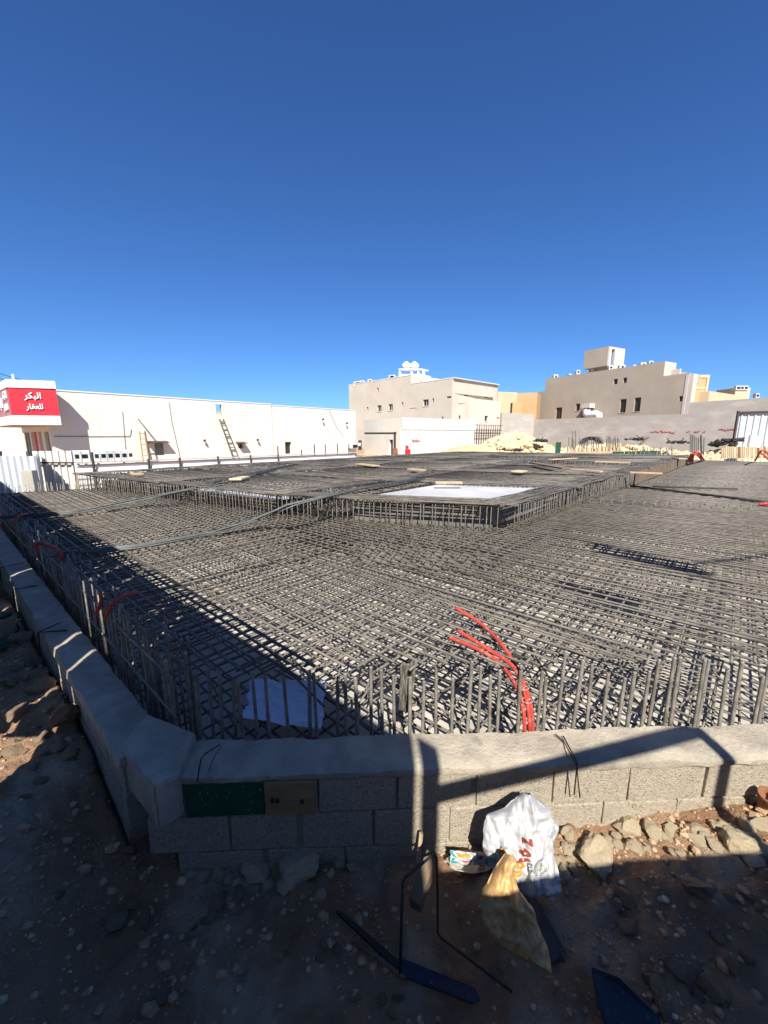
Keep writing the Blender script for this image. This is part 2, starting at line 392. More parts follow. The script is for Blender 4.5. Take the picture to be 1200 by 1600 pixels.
lw = thing('block_wall', 'low block wall with a wide smooth cap running away along the left side', 'wall', (-3, 3.3, 0))
PL = (-1.34, 1.745)
uL = unit(-8.8+1.34, 8.33-1.745)
blk = MB()
course(blk, [.33+.4*i for i in range(25)], .275, .49, 0.02, 9.6, -.2, -.004, PL, uL, 4)
course(blk, [.12+.4*i for i in range(25)], .055, .270, 0.02, 9.6, -.2, -.0, PL, uL, 5)
course(blk, [.33+.4*i for i in range(25)], -.165, .050, 0.1, 9.6, -.2, -.004, PL, uL, 6)
course(blk, [.12+.4*i for i in range(25)], -.385, -.17, 0.1, 9.6, -.2, -.0, PL, uL, 7)
bevel(blk.build('blocks', M['block'], lw), .005, 2)
cp = MB(); cap_strip(cp, PL, uL, 9.7, -.208, .012, .487, .53, 9.1); cp.build('cap', M['mortar'], lw, smooth=True)
# corner lump of cast concrete joining the two
poly = [(-1.39, 1.81), (-1.05, 1.535), (-.985, 1.63), (-1.01, 1.87), (-1.12, 1.93), (-1.36, 2.02)]
bm = bmesh.new(); vs = [bm.verts.new((x, y, .31+(.03 if i % 2 else 0))) for i, (x, y) in enumerate(poly)]; f = bm.faces.new(vs)
ex = bmesh.ops.extrude_face_region(bm, geom=[f]); bmesh.ops.translate(bm, vec=(0, 0, .235), verts=[e for e in ex['geom'] if isinstance(e, bmesh.types.BMVert)])
bmesh.ops.recalc_face_normals(bm, faces=bm.faces)
bmesh.ops.bevel(bm, geom=list(bm.edges), offset=.008, segments=2, affect='EDGES')
bmesh.ops.triangulate(bm, faces=bm.faces); bmesh.ops.subdivide_edges(bm, edges=[e for e in bm.edges if e.calc_length() > .04], cuts=3, use_grid_fill=True)
for v in bm.verts: v.co += V(noise.noise(v.co*14), noise.noise(v.co*14+V(4, 4, 4)), noise.noise(v.co*11+V(8, 8, 8)))*.006
me = bpy.data.meshes.new('corner_block'); bm.to_mesh(me); bm.free(); me.materials.append(M['mortar'])
o = bpy.data.objects.new('corner_block', me); COL.objects.link(o); tag(o, 'rough cast concrete corner where the two low walls meet', 'concrete block')

# ------------------------------------------------------------------ foreground reinforcement
ZT, ZB = .88, .22
cage = thing('rebar_cage', 'large two-layer steel reinforcement cage filling the lower pit behind the block walls', 'rebar cage', (3, 8, .15))
NRM = {'L': (-eL[1], eL[0]), 'R': (-eR[1], eR[0])}
def mat_layer(poly, u, sp, z, r, seed, jit=.12, ends=None, sag=.0, ang=.0015, seg=6):
    rr = random.Random(seed); n = (-u[1], u[0]); mb = MB()
    ps = [p[0]*n[0]+p[1]*n[1] for p in poly]; c = min(ps)+sp*.6
    while c < max(ps):
        cc_ = c+rr.uniform(-jit, jit)*sp; a = math.atan2(u[1], u[0])+rr.gauss(0, ang); uu = (math.cos(a), math.sin(a))
        # pivot the wobble near the camera
        mid = (n[0]*cc_+u[0]*(4), n[1]*cc_+u[1]*(4))
        for t0, t1 in clip(mid, uu, poly):
            t0 += rr.uniform(0, .10); t1 -= rr.uniform(0, .1)
            if t1-t0 < .15: continue
            k = max(1, min(seg, int((t1-t0)/1.2))); pts = []
            for i in range(k+1):
                t = t0+(t1-t0)*i/k; x, y = mid[0]+uu[0]*t, mid[1]+uu[1]*t
                near = 1/(1+max(0, math.hypot(x, y)-2)*.12)
                pts.append((x+rr.gauss(0, .004)*near, y+rr.gauss(0, .004)*near, z+rr.gauss(0, .005)*near+sag*noise.noise(V(x*.6, y*.6, 1))))
            mb.tube(pts, r, 5 if r < .0079 else 6)
            if ends is not None: ends.append(((pts[0][0], pts[0][1]), (pts[-1][0], pts[-1][1]), pts[0][2]))
        c += sp*(1 if rr.random() > .04 else .45)
    return mb
endsL = []; endsR = []
mat_layer(PLOT, eL, .098, ZT+.017, .0085, 1, ends=endsL, sag=.02).build('top_mat', M['steel'], cage, smooth='all', label='upper bars running along the left wall')
mat_layer(PLOT, eR, .116, ZT, .0085, 2, ends=endsR, sag=.02).build('top_mat', M['steel'], cage, smooth='all', label='upper bars running away to the right')
mat_layer(PLOT, eL, .11, ZB+.017, .0085, 3).build('bottom_mat', M['steel'], cage, smooth='all')
mat_layer(PLOT, eR, .125, ZB, .0085, 4).build('bottom_mat', M['steel'], cage, smooth='all')
# intermediate stray layer near the front edge and random loose bars
mb = MB(); rr = random.Random(12)
for i in range(46):
    x = rr.uniform(-1.0, 2.3); a = rr.choice([42, 42, 132, 132, 88])+rr.gauss(0, 7); L = rr.uniform(.5, 1.1); z = rr.choice([.3, .42, .55, .66])+rr.uniform(-.05, .05)
    a = math.radians(a); p = V(x, 2.08+rr.uniform(0, .35), z); q = p+V(math.cos(a)*L, abs(math.sin(a))*L, rr.uniform(-.12, .12))
    mb.tube([p, q], .0075, 6)
mb.build('spacer_bars', M['steel'], cage, smooth='all')
# uprights: bent down bar ends along the front; nearest 60 as own parts
ups = []; x = -1.06; rr = random.Random(5); k = 0
while x < 2.5:
    t = (x+1.12)/(2.6+1.12); y = 1.93+.11*t+rr.choice([.012, .03, .05])
    ups.append((x, y, rr.uniform(.79, .97) if x > .45 else rr.uniform(.80, .90), rr)); x += rr.choice([.05, .07, .085, .11])
for i, (x, y, zt, _) in enumerate(ups):
    mb = MB(); lean = rr.gauss(0, .012); r = .0092 if i % 4 else .0105
    mb.ribbed((x+lean, y+rr.gauss(0, .01), zt), (x, y, .17), r)
    mb.build('upright_bar', M['steel2'], cage, smooth='all')
tw = MB()
for i in range(260):
    a_, b_ = rr.choice(endsL), rr.choice(endsR)
    p1, p2 = Vector(a_[0]), Vector(a_[1]); q1, q2 = Vector(b_[0]), Vector(b_[1]); d1, d2 = p2-p1, q2-q1; den = d1.x*d2.y-d1.y*d2.x
    if abs(den) < 1e-6: continue
    t = ((q1.x-p1.x)*d2.y-(q1.y-p1.y)*d2.x)/den; X_ = p1+d1*t
    if X_.length > 7 or not inside(X_.x, X_.y, PLOT): continue
    c_ = V(X_.x, X_.y, ZT+.01); k = rr.uniform(0, 6.3)
    tw.tube([c_+V(.014*math.cos(k+j), .014*math.sin(k+j), .008+.006*math.sin(j*2)) for j in range(6)]+[c_+V(.05*math.cos(k), .05*math.sin(k), .04+rr.uniform(-.02, .02))], .0014, 3)
o = tw.build('tie_wire', M['steeldark'], cage); o['kind'] = 'stuff'
# uprights along the left edge (two loose rows) and down the right and far edges
mb = MB(); t = .02; cnt = 0
P0 = V(-1.15, 1.96, 0); u = V(*unit(-8.6+1.12, 8.55-1.93), 0)
while t < 9.9:
    off = rr.choice([-.03, .0, .03, .07, .12]); p = P0+u*t+V(eR[0], eR[1], 0)*(.03+off)
    top = ZT+.05+rr.uniform(-.03, .04)-(.0 if rr.random() > .15 else rr.uniform(.05, .25))
    b = p+V(rr.gauss(0, .01), rr.gauss(0, .01), .17); tp = p+V(rr.gauss(0, .014), rr.gauss(0, .014), top)
    hook = tp+V(eR[0], eR[1], 0)*rr.uniform(.06, .16)
    if t < 1.2 and cnt < 42:
        m1 = MB(); m1.ribbed(b, tp, .0088, 7, .014); m1.build('upright_bar', M['steel2'], cage, smooth='all'); cnt += 1
    else: mb.tube([b, tp], .0085, 5)
    t += rr.choice([.018, .028, .04, .055]) if t < 5 else .05
# horizontal bars tied outside the left uprights
for z in (.33, .60, .84): mb.tube([P0+V(eR[0], eR[1], 0)*-.01+V(0, 0, z)+u*(9.8*i/12)+V(0, 0, rr.gauss(0, .006)) for i in range(13)], .0078, 5)
for z in (.26,): mb.tube([(-1.05, 1.99, z), (.8, 2.05, z+.01), (2.6, 2.12, z)], .0075, 5)
def upline(a, b, n, z0, z1, dz=.05, r=.008):
    for i in range(n):
        p = V(*a, 0).lerp(V(*b, 0), (i+rr.uniform(-.25, .25))/n); mb.tube([p+V(0, 0, z0), p+V(rr.gauss(0, .03), rr.gauss(0, .03), z1+rr.uniform(-dz, dz))], r, 4)
upline((2.65, 2.1), (7.25, 7.0), 70, .17, 1.0); upline((7.25, 7.0), (18.4, 18.3), 120, .17, 1.12, .1)
upline((18.4, 18.4), (12.6, 21.4), 60, .17, 1.25, .08, .012); upline((-8.5, 8.55), (-6.9, 9.4), 36, .17, 1.05, .06)
o = mb.build('upright_bar', M['steel2'], cage, smooth='all'); o['kind'] = 'stuff'
# rows of spacer chairs lying on the mat of the right-hand strip
for (a, b) in ((atz(800, 779, .92), atz(1192, 795, .92)), (atz(940, 752, .92), atz(1190, 760, .92)), (atz(985, 738, .92), atz(1188, 740, .92))):
    mb = MB(); n = int((b-a).length/.17)
    for i in range(n):
        p = a.lerp(b, i/n); s = rr.uniform(.07, .1); d = V(eR[0], eR[1], 0)
        mb.tube([p-d*s*1.2, p+V(0, 0, .05)-d*s*.5, p+V(.03, 0, .05)+d*s*.5, p+d*s*1.3+V(.05, 0, 0)], .0055, 4)
    mb.build('spacer_row', M['steel2'], cage)

# ------------------------------------------------------------------ raised deck with beam cages and panels
C = V(1.57, 5.22, 0); Mm = V(-1.6, 6.1, 0); Ld = V(-7.0, 9.3, 0); R = V(12.9, 17.2, 0); Lp = V(4.0, 21.2, 0); Mp = V(9.0, 18.9, 0)
deck = thing('raised_rebar_deck', 'raised grid of steel beam cages around white sheeted panels behind the lower cage', 'rebar cage', (3, 12, .15))
NB = 6
def colpt(base0, base1, b): return base0.lerp(base1, b)
cols_ = [(C, R), (Mm, Mp), (Mm.lerp(Ld, .5), Mp.lerp(Lp, .5)), (Ld, Lp)]
node = [[colpt(p, q, (b/NB)**1.04) for b in range(NB+1)] for p, q in cols_]
ZD = 1.25
stir_near = []; stirr = MB(); longb = MB()
def cage_beam(a, b, w=.36, z0=.84, z1=ZD, sp=.08, near=False):
    d = (b-a); L = d.length; d.normalize(); n = V(-d.y, d.x, 0)
    k = int(L/sp)
    for i in range(k):
        p = a+d*(L*(i+.5+rr.uniform(-.3, .3))/k); dist = p.length
        zt = z1+rr.gauss(0, .008); r = .0075 if dist < 9 else .009
        pts = [p+n*w/2+V(0, 0, z0), p+n*w/2+V(0, 0, zt), p-n*w/2+V(0, 0, zt), p-n*w/2+V(0, 0, z0)]
        stirr.tube(pts+[pts[0]], r, 4, caps=False)
    for f in (-.5, -.36, -.2, -.05, .1, .22, .36, .5):
        for z in ((z1+.01, z0) if abs(f) == .5 else (z1+.01,)):
            for e in (0, rr.uniform(.012, .03)):
                longb.tube([a-d*.2+n*(w*f+e)+V(0, 0, z+rr.gauss(0, .008))]+[a+d*L*j/4+n*(w*f+e+rr.gauss(0, .012))+V(0, 0, z+rr.gauss(0, .01)) for j in (1, 2, 3)]+[b+d*.2+n*(w*f+e)+V(0, 0, z)], .0085, 5)
for c in range(4):
    for b in range(NB): cage_beam(node[c][b], node[c][b+1])
for b in range(NB+1):
    for c in range(3): cage_beam(node[c][b], node[c+1][b], w=.34 if b == 0 else .5)
o = stirr.build('stirrups', M['steel'], deck, smooth='all'); o['kind'] = 'stuff'
longb.build('beam_bars', M['steel'], deck, smooth='all')
# extra loose mats lying over some of the panels, panels themselves are fill with sheet on top
mats_ = MB(); pan = 0
sheets = []
for c in range(3):
    for b in range(NB):
        q = [node[c][b], node[c][b+1], node[c+1][b+1], node[c+1][b]]; ce = (q[0]+q[1]+q[2]+q[3])/4
        quad = [p+(ce-p).normalized()*(.16 if (c, b) == (0, 0) else .34) for p in q]
        if (c, b) == (0, 0): quad[2] = quad[2].lerp(quad[1], .33); quad[3] = quad[3].lerp(quad[0], .33)
        f = MB(); top = 1.21 if (c, b) == (0, 0) else 1.09+.02*((c*3+b) % 3); f.prism([(p.x, p.y) for p in quad], .152, top)
        f.mi = [0, 1]+[0]*4; sheets.append((f, c, b, ce, top))
        if (c, b) not in ((0, 3), (1, 4)):
            qq = [p+(ce-p).normalized()*.1 for p in q]
            if (c, b) == (0, 0): qq = [quad[3], quad[2], qq[2], qq[3]]
            pl = [(p.x, p.y) for p in qq]
            for u_, sp in ((eL, .12), (eR, .14)):
                m_ = mat_layer(pl, u_, sp, ZD-.03+.016*(u_ is eL), .008, c*20+b, seg=2, ang=.01); mats_.add(m_.v, m_.f)
mats_.build('top_mat', M['steel'], deck, smooth='all')
for f, c, b, ce, top in sheets:
    f.build('fill_panel', [M['darkfill'], M['sheet'] if (c, b) in ((0, 0), (0, 3), (1, 2), (1, 4), (2, 1), (0, 5), (1, 0)) else M['darkfill']], deck)
# plywood shutters down the right edge, pale sheet skirt behind the stirrups near the corner
mb = MB(); d = (R-C); n = V(d.y, -d.x, 0).normalized()
for i in range(9):
    t0 = .40+.066*i; a = C+d*t0+n*.215; b = C+d*(t0+.062)+n*.215
    mb.hexa([a+V(0, 0, .93), b+V(0, 0, .93), b+n*.02+V(0, 0, .93), a+n*.02+V(0, 0, .93)], [a+V(0, 0, 1.26), b+V(0, 0, 1.26), b+n*.02+V(0, 0, 1.26), a+n*.02+V(0, 0, 1.26)])
mb.build('shutter_boards', M['ply'], deck)

# bundles of long loose bars lying across the mats
def bundle(pts, label, n=9, spread=.03):
    t = thing('bar_bundle', label, 'steel bars', pts[0], 'bundles of long bars lying over the mats')
    for i in range(n):
        o = V(rr.uniform(-spread, spread), rr.uniform(-spread, spread), rr.uniform(0, .02)); mb = MB()
        mb.tube([Vector(p)+o+V(rr.gauss(0, .02), rr.gauss(0, .02), 0) for p in pts], .0085, 6); mb.build('bar', M['steelblue'], t, smooth='all')
bundle([atz(8, 808, .93), atz(130, 800, .94), atz(215, 782, 1.02), atz(300, 765, 1.2), atz(345, 750, 1.31), atz(460, 727, 1.31)], 'pale bundle of long bars crossing the mat at the far left', 9, .09)
bundle([atz(95, 868, .93), atz(215, 856, .94), atz(340, 832, .95), atz(405, 812, 1.05), atz(455, 790, 1.28), atz(560, 765, 1.3), atz(660, 748, 1.3)], 'pale bundle of long bars crossing the mat nearest the shadow edge', 9, .06)
mb = MB(); mb.tube([atz(985, 759, .93), atz(1060, 768, .93), atz(1130, 776, .93), atz(1215, 787, .93)], .022, 6)
tag(mb.build('cable', M['black'], smooth='all'), 'long black cable lying across the right-hand strip of mat', 'cable')
mb = MB(); mb.tube([atz(1020, 760, .95), atz(1152, 764, .95)], .02, 6)
tag(mb.build('steel_pipe', M['rust'], smooth='all'), 'thin dark rusty pipe lying on the right-hand strip of mat', 'pipe')

# planks on the deck
for i, (x0, y0, x1, y1, w, z, mm, lab) in enumerate([
    (365, 747, 384, 747, .5, 1.3, 'yellowp', 'short pale yellow board on the left part of the deck'),
    (680, 754, 722, 754, .12, 1.32, 'wood', 'pale plank behind the white panel of the deck'),
    (803, 736, 820, 737, .35, 1.32, 'yellowp', 'short yellow board in the middle of the deck'),
    (984, 738, 1035, 740, .1, 1.3, 'wood', 'pale plank sticking out over the right edge of the deck'),
    (890, 733, 940, 737, .14, 1.32, 'wood', 'pale plank lying level on the right part of the deck'),
    (832, 723, 885, 732, .22, 1.36, 'ply', 'brown plank lying slantwise on the deck'),
    (930, 721, 985, 723, .2, 1.32, 'wood', 'pale plank on the deck below the green shutters'),
    (1056, 716, 1068, 717, .3, 1.3, 'wood', 'short plank on the far right edge of the deck'),
    (560, 725, 588, 728, .25, 1.31, 'wood', 'pale plank on the far middle of the deck'),
    (640, 733, 662, 735, .2, 1.31, 'wood', 'small pale plank on the deck before the brown sand heap'),
    (860, 718, 900, 716, .18, 1.31, 'wood', 'thin plank at the far side of the deck by the timber posts'),
    (205, 741, 222, 740, .3, 1.3, 'wood', 'scrap of pale board at the far left of the deck')]):
    mb = MB(); a = atz(x0, y0, z); b = atz(x1, y1, z); mb.beam(a, b, w, .035); tag(bevel(mb.build('plank', M[mm]), .004, 1), lab, 'plank', 'planks on the raised deck')

# ------------------------------------------------------------------ red conduits
def hose(paths, label, r=.0115, ties=()):
    t = thing('conduit_hose', label, 'conduit', paths[0][0], 'red conduits rising from the cage')
    for pts in paths:
        pts = [Vector(p) for p in pts]; s = []
        for i in range(len(pts)-1):
            p0, p1, p2, p3 = pts[max(i-1, 0)], pts[i], pts[i+1], pts[min(i+2, len(pts)-1)]
            for j in range(8):
                u_ = j/8; s.append(.5*((2*p1)+(-p0+p2)*u_+(2*p0-5*p1+4*p2-p3)*u_*u_+(-p0+3*p1-3*p2+p3)*u_**3))
        s.append(pts[-1]); k = len(s)
        mb = MB(); mb.tube(s, r, 8); mb.build('hose', M['redhose'], t, smooth='all')
    return t
t = hose([[aty(828, 1150, 1.97), aty(826, 1112, 1.98), aty(817, 1075, 2.03), aty(800, 1040, 2.04), aty(762, 1014, 2.1), atz(715, 985, 1.0)],
      [aty(820, 1150, 1.96), aty(818, 1112, 1.98), aty(808, 1075, 2.03), aty(782, 1038, 2.03), aty(748, 1015, 2.1), atz(702, 996, 1.0)],
      [aty(833, 1150, 1.99), aty(829, 1100, 2.0), aty(815, 1060, 2.08), aty(790, 1015, 2.12), aty(752, 975, 2.38), atz(712, 950, 1.02)]], 'red conduits curving out of the mat beside the front wall')
mb = MB()
for (px, py, Y) in ((817, 1075, 2.03), (823, 1095, 1.99)):
    p = aty(px, py, Y); mb.tube([p+V(.03*math.cos(a), .03*math.sin(a)-.01, a*.003) for a in [i*.6 for i in range(12)]], .0016, 4); mb.tube([p, p+V(.03, -.02, .03)], .0014, 4)
mb.build('wire_tie', M['grill'], t)
hose([[atz(150, 960, .8), atz(158, 940, .92), aty(156, 925, 2.75)], [atz(165, 968, .75), atz(172, 948, .95), atz(190, 932, 1.0), atz(214, 925, .95)]], 'red conduit curling up at the left edge behind the shadowed uprights', .014)
hose([[atz(60, 862, .9), atz(57, 851, .98), atz(70, 850, 1.0), atz(88, 858, .99), atz(99, 872, .92)]], 'red conduit arching over the left edge bars', .02)
hose([[atz(20, 818, .9), atz(30, 806, .98), atz(44, 803, .95)]], 'small faded red conduit at the far end of the left edge', .018)
hose([[atz(1082, 722, .95), aty(1084, 709, 16), aty(1092, 708, 16), atz(1100, 719, .95)], [atz(1079, 722, .95), aty(1080, 711, 16), aty(1090, 711, 16), atz(1096, 719, .95)]], 'red conduits looping at the far corner of the deck', .04)
hose([[atz(1180, 720, .95), aty(1188, 706, 16), aty(1196, 705, 16), aty(1204, 716, 16)], [aty(1186, 706, 16.5), aty(1195, 712, 16.4), aty(1206, 724, 16.3)]], 'red conduits looping at the far right corner of the cage', .035)
hose([[atz(1185, 788, .93), atz(1215, 786, .98)]], 'straight red conduit end at the right edge of the cage', .03)

# ------------------------------------------------------------------ small things near the wall
mb = MB(); a = PF; q = 3
mb.obox(PF, uF, .06, .445, -.016, -.004, .285, .478); o = bevel(mb.build('painted_board', M['green']), .003, 1); tag(o, 'dark green painted board pressed against the front block wall', 'board')
mb = MB(); mb.obox(PF, uF, .449, .695, -.022, -.006, .29, .475); o = bevel(mb.build('plywood_scrap', M['plank2']), .003, 1)
tag(o, 'bare wooden board with two holes beside the green board', 'board')
h = MB()
for px, py in ((426, 1250), (434, 1250), (472, 1251)):
    p = aty(px, py, 1.64); h.tube([p+V(0, 0, 0), p+V(0, -.012, 0)], .009, 10)
h.build('hole', M['black'], o)
# wires bent over the cap
def wire(pts, label, r=.0035, m='steeldark'):
    mb = MB(); mb.tube(pts, r, 6); tag(mb.build('tie_wire', M[m], smooth='all'), label, 'wire')
wire([atz(880, 1150, .545), atz(895, 1178, .54), aty(902, 1192, 1.66), aty(897, 1242, 1.655)], 'dark wire bent over the cap right of the red conduits')
wire([atz(868, 1147, .545), atz(882, 1160, .54), aty(901, 1196, 1.65), aty(906, 1246, 1.65)], 'rusty wire hanging beside the dark wire over the cap', .0035, 'rust')
wire([aty(308, 1222, 1.63), aty(314, 1186, 1.64), atz(320, 1178, .545), atz(344, 1163, .58)], 'wire bent over the cap above the green board')
wire([atz(326, 1205, .54), atz(334, 1185, .55), atz(345, 1166, .575)], 'thin wire leaning beside the wire above the green board', .002)
for (x0, y0, x1, y1, lab) in ((0, 887, 38, 879, 'dark strap across the cap near the far end of the left wall'), (20, 921, 58, 915, 'dark thin bar across the cap of the left wall'), (60, 988, 105, 985, 'bent wire lying across the left wall cap by the sun strip')):
    a = atz(x0, y0, .545); b = atz(x1, y1, .55); wire([a+V(0, -.02, -.2), a, a.lerp(b, .5), b], lab, .006)
wire([atz(95, 972, .55), atz(60, 988, .54), atz(55, 1000, .4)], 'second bent wire by the sun strip on the left wall', .004)
# white sheet inside the pit
def sheet_fn(corners, amp, fs, seed, nrm, rag=.0):
    A, B, Cc, D = [Vector(c) for c in corners]; nrm = Vector(nrm).normalized()
    def f(s, t, off=0.0):
        s2 = s; t2 = t
        if rag:
            s2 += rag*noise.noise(V(t*4, seed, s*2)); t2 += rag*noise.noise(V(s*4, seed+5, t*2))
        p = A.lerp(B, s2).lerp(D.lerp(Cc, s2), t2)
        q = V(s*fs, t*fs, seed); w = V(noise.noise(q), noise.noise(q+V(9, 1, 2)), 0)*.8
        c = 0
        for o_, am in ((1, 1), (2.3, .5), (5, .22)):
            c += am*(1-2*abs(noise.noise((q+w)*o_)))
        return p+nrm*(c*amp+off)
    return f
def sheet(mb, f, n=40, k=None, m=0, th=.002):
    k = k or n
    vs = [f(i/n, j/k) for j in range(k+1) for i in range(n+1)]
    mb.add(vs, [(j*(n+1)+i, j*(n+1)+i+1, (j+1)*(n+1)+i+1, (j+1)*(n+1)+i) for j in range(k) for i in range(n)], m)
def thicken(o, t=.0015):
    s = o.modifiers.new('solid', 'SOLIDIFY'); s.thickness = t; s.offset = -1; return o
f = sheet_fn([atz(378, 1126, .36), atz(502, 1142, .33), atz(508, 1066, .42), atz(392, 1064, .42)], .016, 3.2, 2.2, (0, -.4, 1), .07)
mb = MB(); sheet(mb, f, 40); tag(thicken(mb.build('paper_sheet', M['poly'], smooth='all')), 'crumpled white sheet lying in the pit behind the front uprights', 'sheet')
f = sheet_fn([atz(622, 1110, .5), atz(640, 1112, .5), atz(650, 1035, .88), atz(625, 1035, .88)], .03, 3, 5.5, (0, -1, .6), .1)
mb = MB(); sheet(mb, f, 24); tag(thicken(mb.build('plastic_bag', M['darkfill'], smooth='all')), 'small grey plastic bag caught in the mat behind the front uprights', 'bag')

# white bag leaning on the wall
def outline(table, py):
    for i in range(len(table)-1):
        a, b = table[i], table[i+1]
        if a[0] <= py <= b[0]:
            t = (py-a[0])/(b[0]-a[0]); return a[1]+(b[1]-a[1])*t, a[2]+(b[2]-a[2])*t
    return table[-1][1:]
PLN = {'bag': (aty(810, 1240, 1.60), aty(760, 1385, 1.42), aty(860, 1385, 1.42))}
def onplane(px, py, key, off=0):
    a, b, c = PLN[key]; n = (b-a).cross(c-a).normalized()
    if n.y > 0: n = -n
    d = ray(px, py); o_ = V(0, 0, H); k = (a-o_).dot(n)/d.dot(n)
    return o_+d*k+n*off, n
def crump(px, py, s, seed, amp):
    q = V(px*s, py*s*.42, seed); w = V(noise.noise(q*.7), noise.noise(q*.7+V(7, 3, 1)), 0)*.9
    return amp*((1-2.2*abs(noise.noise(q+w)))*.62+(1-2*abs(noise.noise((q+w)*2.3)))*.3+.12*noise.noise((q+w)*6))
def folds(px, py, seed):
    x = px*.045+noise.noise(V(px*.012, py*.012, seed))*2.2+(py-1300)*.004
    return abs(math.sin(x*2.1))**.6*.5+abs(math.sin(x*3.7+1))*.25+(1-2*abs(noise.noise(V(px*.03, py*.05, seed+9))))*.35
def blob_bag(name, table, key, mt, seed, s, amp, depth, N=46, K=60):
    y0, y1 = table[0][0], table[-1][0]
    def f(px, py, off=0.0):
        l, r_ = outline(table, py); a = (px-l)/max(1e-6, r_-l); a = max(0, min(1, a))
        edge = math.sqrt(max(0, 4*a*(1-a))); te = min(1, (py-y0)/12.0)*min(1, (y1-py)/12.0+.15)
        p, n = onplane(px, py, key, depth*edge*max(0, te)+crump(px, py, s, seed, amp)*(.35+.65*edge)+folds(px, py, seed)*.03*edge+off)
        return p
    mb = MB(); vs = []
    for j in range(K+1):
        py = y0+(y1-y0)*j/K; l, r_ = outline(table, py)
        l += 2.5*noise.noise(V(py*.09, seed, 0)); r_ += 2.5*noise.noise(V(py*.09, seed, 4))
        for i in range(N+1): vs.append(f(l+(r_-l)*i/N, py))
    fs = [(j*(N+1)+i, (j+1)*(N+1)+i, (j+1)*(N+1)+i+1, j*(N+1)+i+1) for j in range(K) for i in range(N)]
    b = len(vs); back = []
    for j in range(K+1):
        py = y0+(y1-y0)*j/K; l, r_ = outline(table, py)
        for i in range(N+1):
            if i in (0, N) or j in (0, K): back.append(vs[j*(N+1)+i])
            else:
                p, n = onplane(l+(r_-l)*i/N, py, key, -depth*.35+crump(i*3, py, s, seed+3, amp*.4)); back.append(p)
    fs += [tuple(b+k for k in f_[::-1]) for f_ in fs]
    mb.add(vs+back, fs); return mb.build(name, mt, None, smooth='all'), f
WB = [(1237, 818, 826), (1250, 800, 842), (1262, 788, 858), (1272, 758, 861), (1290, 756, 872), (1305, 754, 868), (1318, 751, 862), (1335, 760, 864), (1352, 765, 869), (1372, 782, 874), (1388, 800, 876), (1396, 838, 870)]
bag, bf = blob_bag('carrier_bag', WB, 'bag', M['bag'], 1.7, .055, .042, .03, 60, 80)
tag(bag, 'crumpled white sweet shop carrier bag leaning on the front block wall', 'bag')
def printed(s, p0, du, dv, bold=.012, m='bagtext', name='lettering'):
    """p0 pixel of the lower-left corner, du reading direction span, dv up span, laid on the bag surface"""
    mb = MB()
    def f(a, b, off): px = p0[0]+du[0]*a+dv[0]*b; py = p0[1]+du[1]*a+dv[1]*b; return bf(px, py, off+.0035)
    text_on(mb, s, f, 0, bold, 0, 2); mb.build(name, M[m], bag)
printed('z', (823, 1311), (-1, -12), (-15, -2), .06)
printed('o', (820, 1325), (-3, -11), (-14, 2), .05)
printed('l', (818, 1331), (-1.5, -3.5), (-20, 6), .06)
printed('o', (812, 1343), (-2, -10), (-13, 3), .06, 'bagorange')
printed('n', (808, 1355), (-2, -9), (-13, 4), .06, 'bagorange')
printed('SWEETS', (821, 1364), (-1, -31), (-6, 0), .03, 'baggrey')
mb = MB(); pts = [(777, 1312), (781, 1318), (786, 1324), (793, 1329), (791, 1334), (784, 1336), (778, 1332), (775, 1324)]
mb.add([bf(783, 1326, .003)]+[bf(x, y, .003) for x, y in pts], [(0, i+1, (i+1) % 8+1) for i in range(8)]); mb.build('emblem', M['bagorange'], bag)
mb = MB(); mb.tube([bf(x, y, .004) for x, y in pts+[pts[0]]], .0012, 4); mb.tube([bf(x, y, .004) for x, y in ((777, 1312), (781, 1322), (785, 1334))], .001, 4)
for rad in (14, 11.5): mb.tube([bf(837+rad*math.cos(a), 1344+rad*.95*math.sin(a), .003) for a in [i*math.pi/14 for i in range(29)]], .0007, 4)
for k in range(11):
    a = k*.57; mb.tube([bf(837+x*9*math.cos(a+x), 1344+x*8*math.sin(a+x*1.7), .003) for x in (.2, .5, .8, 1.15)], .0006, 3)
mb.build('emblem', M['baggrey'], bag)
PLN['tan'] = (aty(800, 1345, 1.36)+V(0, 0, .02), aty(755, 1470, 1.19), aty(860, 1470, 1.19))
TB = [(1333, 790, 800), (1345, 780, 806), (1360, 770, 803), (1378, 762, 806), (1390, 752, 810), (1405, 750, 822), (1420, 752, 833), (1440, 755, 838), (1460, 764, 846), (1475, 780, 853), (1490, 800, 856), (1500, 825, 857), (1511, 848, 857)]
o, _ = blob_bag('plastic_bag', TB, 'tan', M['tanbag'], 4.4, .05, .034, .035)
tag(o, 'crumpled tan translucent plastic bag lying before the white bag', 'bag')
PLN['slab'] = (atz(840, 1400, .10), atz(825, 1500, .06), atz(885, 1490, .06))
mb = MB(); sl = [(808, 1372), (832, 1392), (848, 1418), (868, 1455), (886, 1488), (862, 1506), (835, 1470)]
top = [onplane(x, y, 'slab')[0] for x, y in sl]; nn = onplane(840, 1440, 'slab')[1]
mb.add([p for p in top]+[p-nn*.05 for p in top], [list(range(7)), list(range(7, 14))[::-1]]+[(i, i+7, (i+1) % 7+7, (i+1) % 7) for i in range(7)])
tag(bevel(mb.build('stone_slab', M['darkstone']), .006, 2), 'dark grey slab lying under the tan plastic bag', 'slab')
